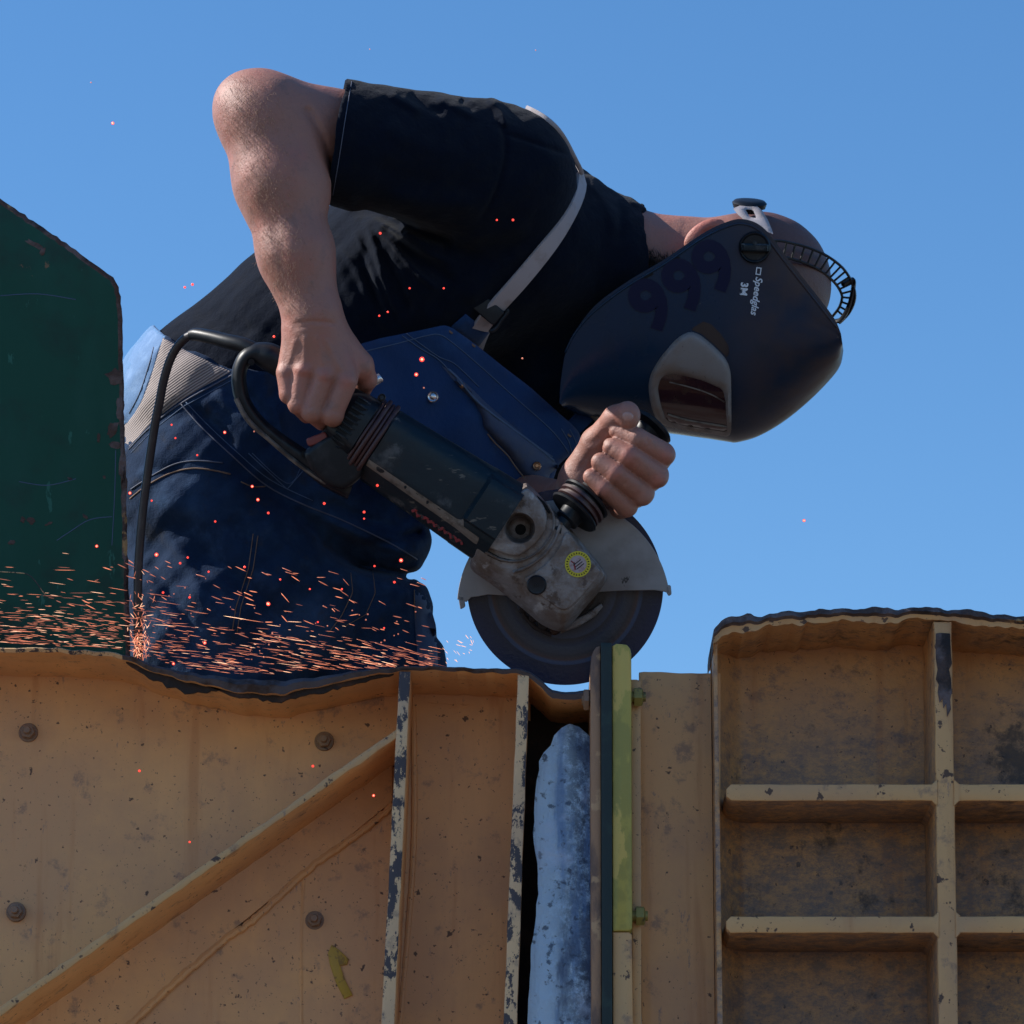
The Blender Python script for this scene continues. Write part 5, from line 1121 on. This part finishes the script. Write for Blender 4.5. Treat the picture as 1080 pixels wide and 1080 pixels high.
# vent collar
m = MB(); m.add(*loft([sect(u, a, zc, b) for u, a, b in ((-56, 26, 27), (-54, 31, 31), (-46, 35, 35), (-36, 38, 38), (-20, 40, 40), (-18, 38, 38))])); vc = m.q('vent_collar', M['black'], gr, angle=35)
zV = zs(BVHTree.FromPolygons([Vector(p) for p in np.vstack(m.v)], m.f)); m = MB()
for k in range(8):
    c = gpt(-36 + (k % 2) * 2, 27 - k * 6.3); zc_ = zV(*c); m = MB(); m.add(*obox(c, du, None, 8, 1.7, zc_ - 4, zc_ + .5, .2)); m.q('vent_slot', M['slot'], vc)
for k in range(9):
    c = gpt(-36, 30.2 - k * 6.3); zc_ = zV(*c); m = MB(); m.add(*obox(c, du, None, 8, 1.2, zc_ - 3, zc_ + 1.8, .8)); m.q('vent_rib', M['grip'], vc)
c = (360, 464); m = MB(); m.add(*lathe((c[0], c[1], 196), (-.3, .1, 1), [(0, 8.5), (9, 8.5), (10.5, 7.2), (9, 5.5), (2, 5)], 24)); cr_ = m.q('screw_boss', M['grip'], gr)
m = MB(); m.add(*lathe((c[0] - 1, c[1], 199), (-.3, .1, 1), [(0, 5), (3.5, 5)], 16)); m.q('screw_hole', M['slot'], cr_)
m = MB(); m.add(*lathe((402, 420, 196), (.2, -.2, 1), [(0, 4), (6, 4), (7, 3), (5, 2)], 16)); m.q('screw_boss', M['grip'], gr)
m = MB(); m.add(*lathe((392, 404, 165), (.85, -.52, 0), [(0, 5), (11, 5), (12, 4.2), (10.5, 3.2)], 20)); m.q('hose_stub', M['chrome'], gr, label='short bright metal stub behind the hand')
# rear D handle
hp_ = spl(np.array([(400, 444, 178), (378, 430, 180), (345, 411, 181), (305, 388, 181), (280, 375, 180), (264, 374, 179), (254, 386, 178), (252, 404, 178), (257, 424, 178), (270, 443, 178), (292, 463, 178), (318, 482, 178), (345, 501, 178), (372, 512, 178)], float), 8)
tt = np.linspace(0, 1, len(hp_)); rr2 = np.interp(tt, [0, .08, .3, .38, .46, .6, .72, .86, 1], [20, 17, 15, 9.5, 8, 8, 7.5, 10, 16]); m = MB(); m.add(*tube(hp_, rr2, 16, np.maximum(rr2 * 1.0, 12.5)))
rh = m.q('rear_handle', M['black'], gr, angle=50)
m = MB(); lowp = spl(np.array([(249.5, 420), (262, 443), (285, 464), (312, 487), (340, 507), (344, 509)], float), 6); m.add(*tube(np.c_[lowp, np.full(len(lowp), 184)], np.linspace(3.4, 2.4, len(lowp)), 8, 7)); m.q('handle_scuff', M['scuff'], rh, label='scuffed underside of the rear handle')
m = MB(); m.add(*slab(roundpoly([(318, 478), (338, 462), (352, 455), (370, 448), (392, 470), (382, 502), (374, 510), (362, 517), (346, 513), (328, 496)], 8), 148, 204, 7)); m.q('switch_housing', M['black'], gr, angle=35)
m = MB(); m.add(*slab(roundpoly([(322.5, 463), (343, 455), (346, 461), (344, 465), (327, 471), (324, 469)], 2.5), 166, 202, 2)); m.q('trigger', M['red'], gr, angle=35)
for c in ((265, 382), (321, 479)):
    m = MB(); m.add(*lathe((c[0], c[1], 184), (0, 0, 1), [(0, 3.6), (8, 3.6), (8.2, 2)], 14)); m.q('screw_hole', M['slot'], rh)
# side handle
hA = np.array([600, 546, 188.]); hax = np.array([.64, -.70, -.30]); hax /= np.linalg.norm(hax)
m = MB(); m.add(*lathe(hA, hax, [(-22, 9), (-6, 9), (-4, 13), (2, 13), (8, 14)], 28)); sh = m.q('side_handle', M['black'], gr)
m = MB(); m.add(*lathe(hA, hax, [(6, 14), (7, 28), (9, 29.5), (11, 28), (12, 24), (26, 24), (27, 28), (29, 29), (31, 27), (33, 17)], 40)); m.q('handle_flange', M['black'], sh)
m = MB(); m.add(*lathe(hA, hax, [(12.5, 24.5), (13.5, 27.5), (16, 27.5), (17, 24.5), (19, 24.5), (20, 28), (23, 28), (24, 24.5)], 40)); m.q('handle_ring', M['maroon'], sh)
m = MB(); m.add(*lathe(hA, hax, [(30, 15), (40, 14), (60, 16.5), (80, 17), (105, 15.5), (122, 14), (130, 17), (134, 24), (137, 25), (139, 23), (141, 15)], 32)); m.q('handle_grip', M['black'], sh)
# power cable
cp = spl(np.array([(268, 370, 178), (256, 364, 174), (240, 360, 165), (220, 355, 148), (204, 353, 132), (192, 360, 120), (181, 376, 110), (173, 400, 103), (168, 425, 98), (163, 450, 94), (157, 490, 90), (151, 535, 88), (147, 580, 88), (145.5, 620, 88), (146, 680, 88), (148, 800, 86), (170, 1000, 80), (220, 1120, 60)], float), 8)
m = MB(); m.add(*tube(cp, 4.7, 12)); pc = m.q('power_cable', M['cable'], gr, angle=180)
m = MB(); st2 = cp[:34]; m.add(*tube(st2, np.interp(np.arange(34), [0, 6, 30, 33], [9.5, 8.5, 7, 6.2]), 14)); m.q('strain_relief', M['black'], pc)

# ================================================================== SPARKS
EM = [mat('spark_orange', (1, .4, .2), .5, emit=((.95, .27, .14), .66)), mat('spark_red', (1, .1, .06), .5, emit=((1, .06, .04), 1.0)), mat('spark_hot', (1, .7, .4), .5, emit=((1, .50, .30), 1.1)), mat('spark_dim', (.8, .3, .2), .5, emit=((.62, .17, .09), .42))]
q = np.random.default_rng(99); sm = MB()
def streak(x, y, z, ln, ang, wd, m):
    d_ = np.array([math.cos(ang), math.sin(ang), q.normal(0, .25)]); d_ /= np.linalg.norm(d_); n_ = np.array([-d_[1], d_[0], 0]); n_ /= np.linalg.norm(n_); b_ = np.cross(d_, n_)
    c = np.array([x, y, z]); v_ = [c - d_ * ln / 2]
    for t in (-.25, .2):
        for k in range(4): a = k * math.pi / 2; v_.append(c + d_ * ln * t + (n_ * math.cos(a) + b_ * math.sin(a)) * wd)
    v_.append(c + d_ * ln / 2); f_ = []
    for k in range(4): j = (k + 1) % 4; f_ += [[0, 1 + k, 1 + j], [1 + k, 5 + k, 5 + j, 1 + j], [5 + k, 9, 5 + j]]
    sm.add(v_, f_, m)
for _ in range(820):      # main stream flying left from the cut
    t = q.random() ** .8; x = 462 - t * 480
    lowy = np.interp(x, [-20, 0, 130, 200, 262, 350, 460], [678, 679, 686, 707, 713, 708, 702]); spread = np.interp(x, [-20, 150, 330, 462], [38, 48, 34, 9])
    y = lowy - abs(q.normal(0, 1)) * spread * .72 - 1
    ang = np.interp(x, [-20, 120, 300, 460], [.04, .10, .16, .2]) + q.normal(0, .05)
    streak(x, y, q.uniform(84, 150), q.gamma(2, 4.6) + 2.5, ang, q.uniform(.13, .27), q.choice([0, 0, 0, 3, 3, 3, 2]))
for _ in range(150):       # spray climbing the cable
    y = 696 - q.gamma(1.6, 18); x = 148 + q.normal(0, 4 + (696 - y) * .05); streak(x, y, q.uniform(92, 120), q.uniform(3, 9), math.pi / 2 + q.normal(0, .7), q.uniform(.18, .36), q.choice([0, 0, 2, 3]))
for _ in range(120):       # scattered streaks above the stream
    x = q.uniform(60, 450); y = q.uniform(600, 690) - (x < 260) * q.random() * 15; streak(x, y, q.uniform(84, 130), q.uniform(5, 14), q.normal(.35, .2), q.uniform(.25, .5), q.choice([0, 3, 3]))
for _ in range(22):       # fan near the disc, pale against the sky
    x = q.uniform(468, 500); y = 700 - (x - 466) * .3 * q.random() - q.random() * 24; streak(x, y, q.uniform(100, 130), q.uniform(2.5, 7), .7 + q.normal(0, .3), q.uniform(.15, .3), 2)
dots = [(119, 130, 2), (96, 87, 1), (445, 379, 3.4), (439, 395, 2.6), (541, 232, 1.7), (524, 232, 1.4), (401, 246, 1.8), (432, 304, 1.4), (468, 304, 1.4), (409, 329, 1.3), (400, 333, 1.4), (289, 355, 1.6), (237, 456, 2), (266, 513, 2), (272, 527, 2.2), (283, 541, 1.7), (342, 531, 1.8), (384, 540, 1.8), (384, 547, 1.3), (398, 512, 1.8), (423, 591, 2.6), (165, 585, 2.6), (283, 637, 2.6), (258, 598, 1.6), (416, 614, 1.7), (227, 550, 1.4), (147, 813, 1.8), (394, 839, 2), (330, 808, 1.8), (200, 888, 1.5), (96, 717, 1.4), (848, 549, 2.0), (636, 641, 1.8), (604, 658, 1.3), (102, 576, 2), (198, 588, 1.5), (185, 462, 1.3), (208, 480, 1.3), (181, 448, 1.3), (203, 300, 1.8), (195, 303, 1.6), (160, 528, 1.3), (190, 594, 1.6), (200, 630, 1.6), (172, 625, 1.6), (220, 603, 1.4), (268, 455, 1.2), (447, 409, 1.2), (551, 378, 1.2), (390, 52, .8), (565, 53, .8), (137, 520, 2), (216, 678, 2.2), (183, 700, 2), (395, 597, 1.4)]
for _ in range(45): dots.append((q.uniform(150, 440), q.uniform(610, 700), q.uniform(.6, 1.3)))
for x, y, r in dots:
    z = 215 if 330 < x < 600 and 380 < y < 660 else (236 if y > 720 else (q.uniform(150, 200) if y < 560 and x > 230 else q.uniform(95, 120)))
    r *= .82
    v_, f_ = lathe((x, y, z), (0, 0, 1), [(-r, .05), (-r * .7, r * .7), (0, r), (r * .7, r * .7), (r, .05)], 8); sm.add(v_, f_, 1 if r > 1 else 3)
    if r > 1.5: v_, f_ = lathe((x, y, z + r * .9), (0, 0, 1), [(-.2, r * .5), (.5, r * .4), (.8, .05)], 8); sm.add(v_, f_, 2)
so = sm.q('sparks', EM, base=V([(300, 700, 110)])[0], angle=180)
tag(so, 'orange glowing sparks streaming left along the torn wall edge', 'sparks', kind='stuff')
print('done', len(bpy.data.objects))
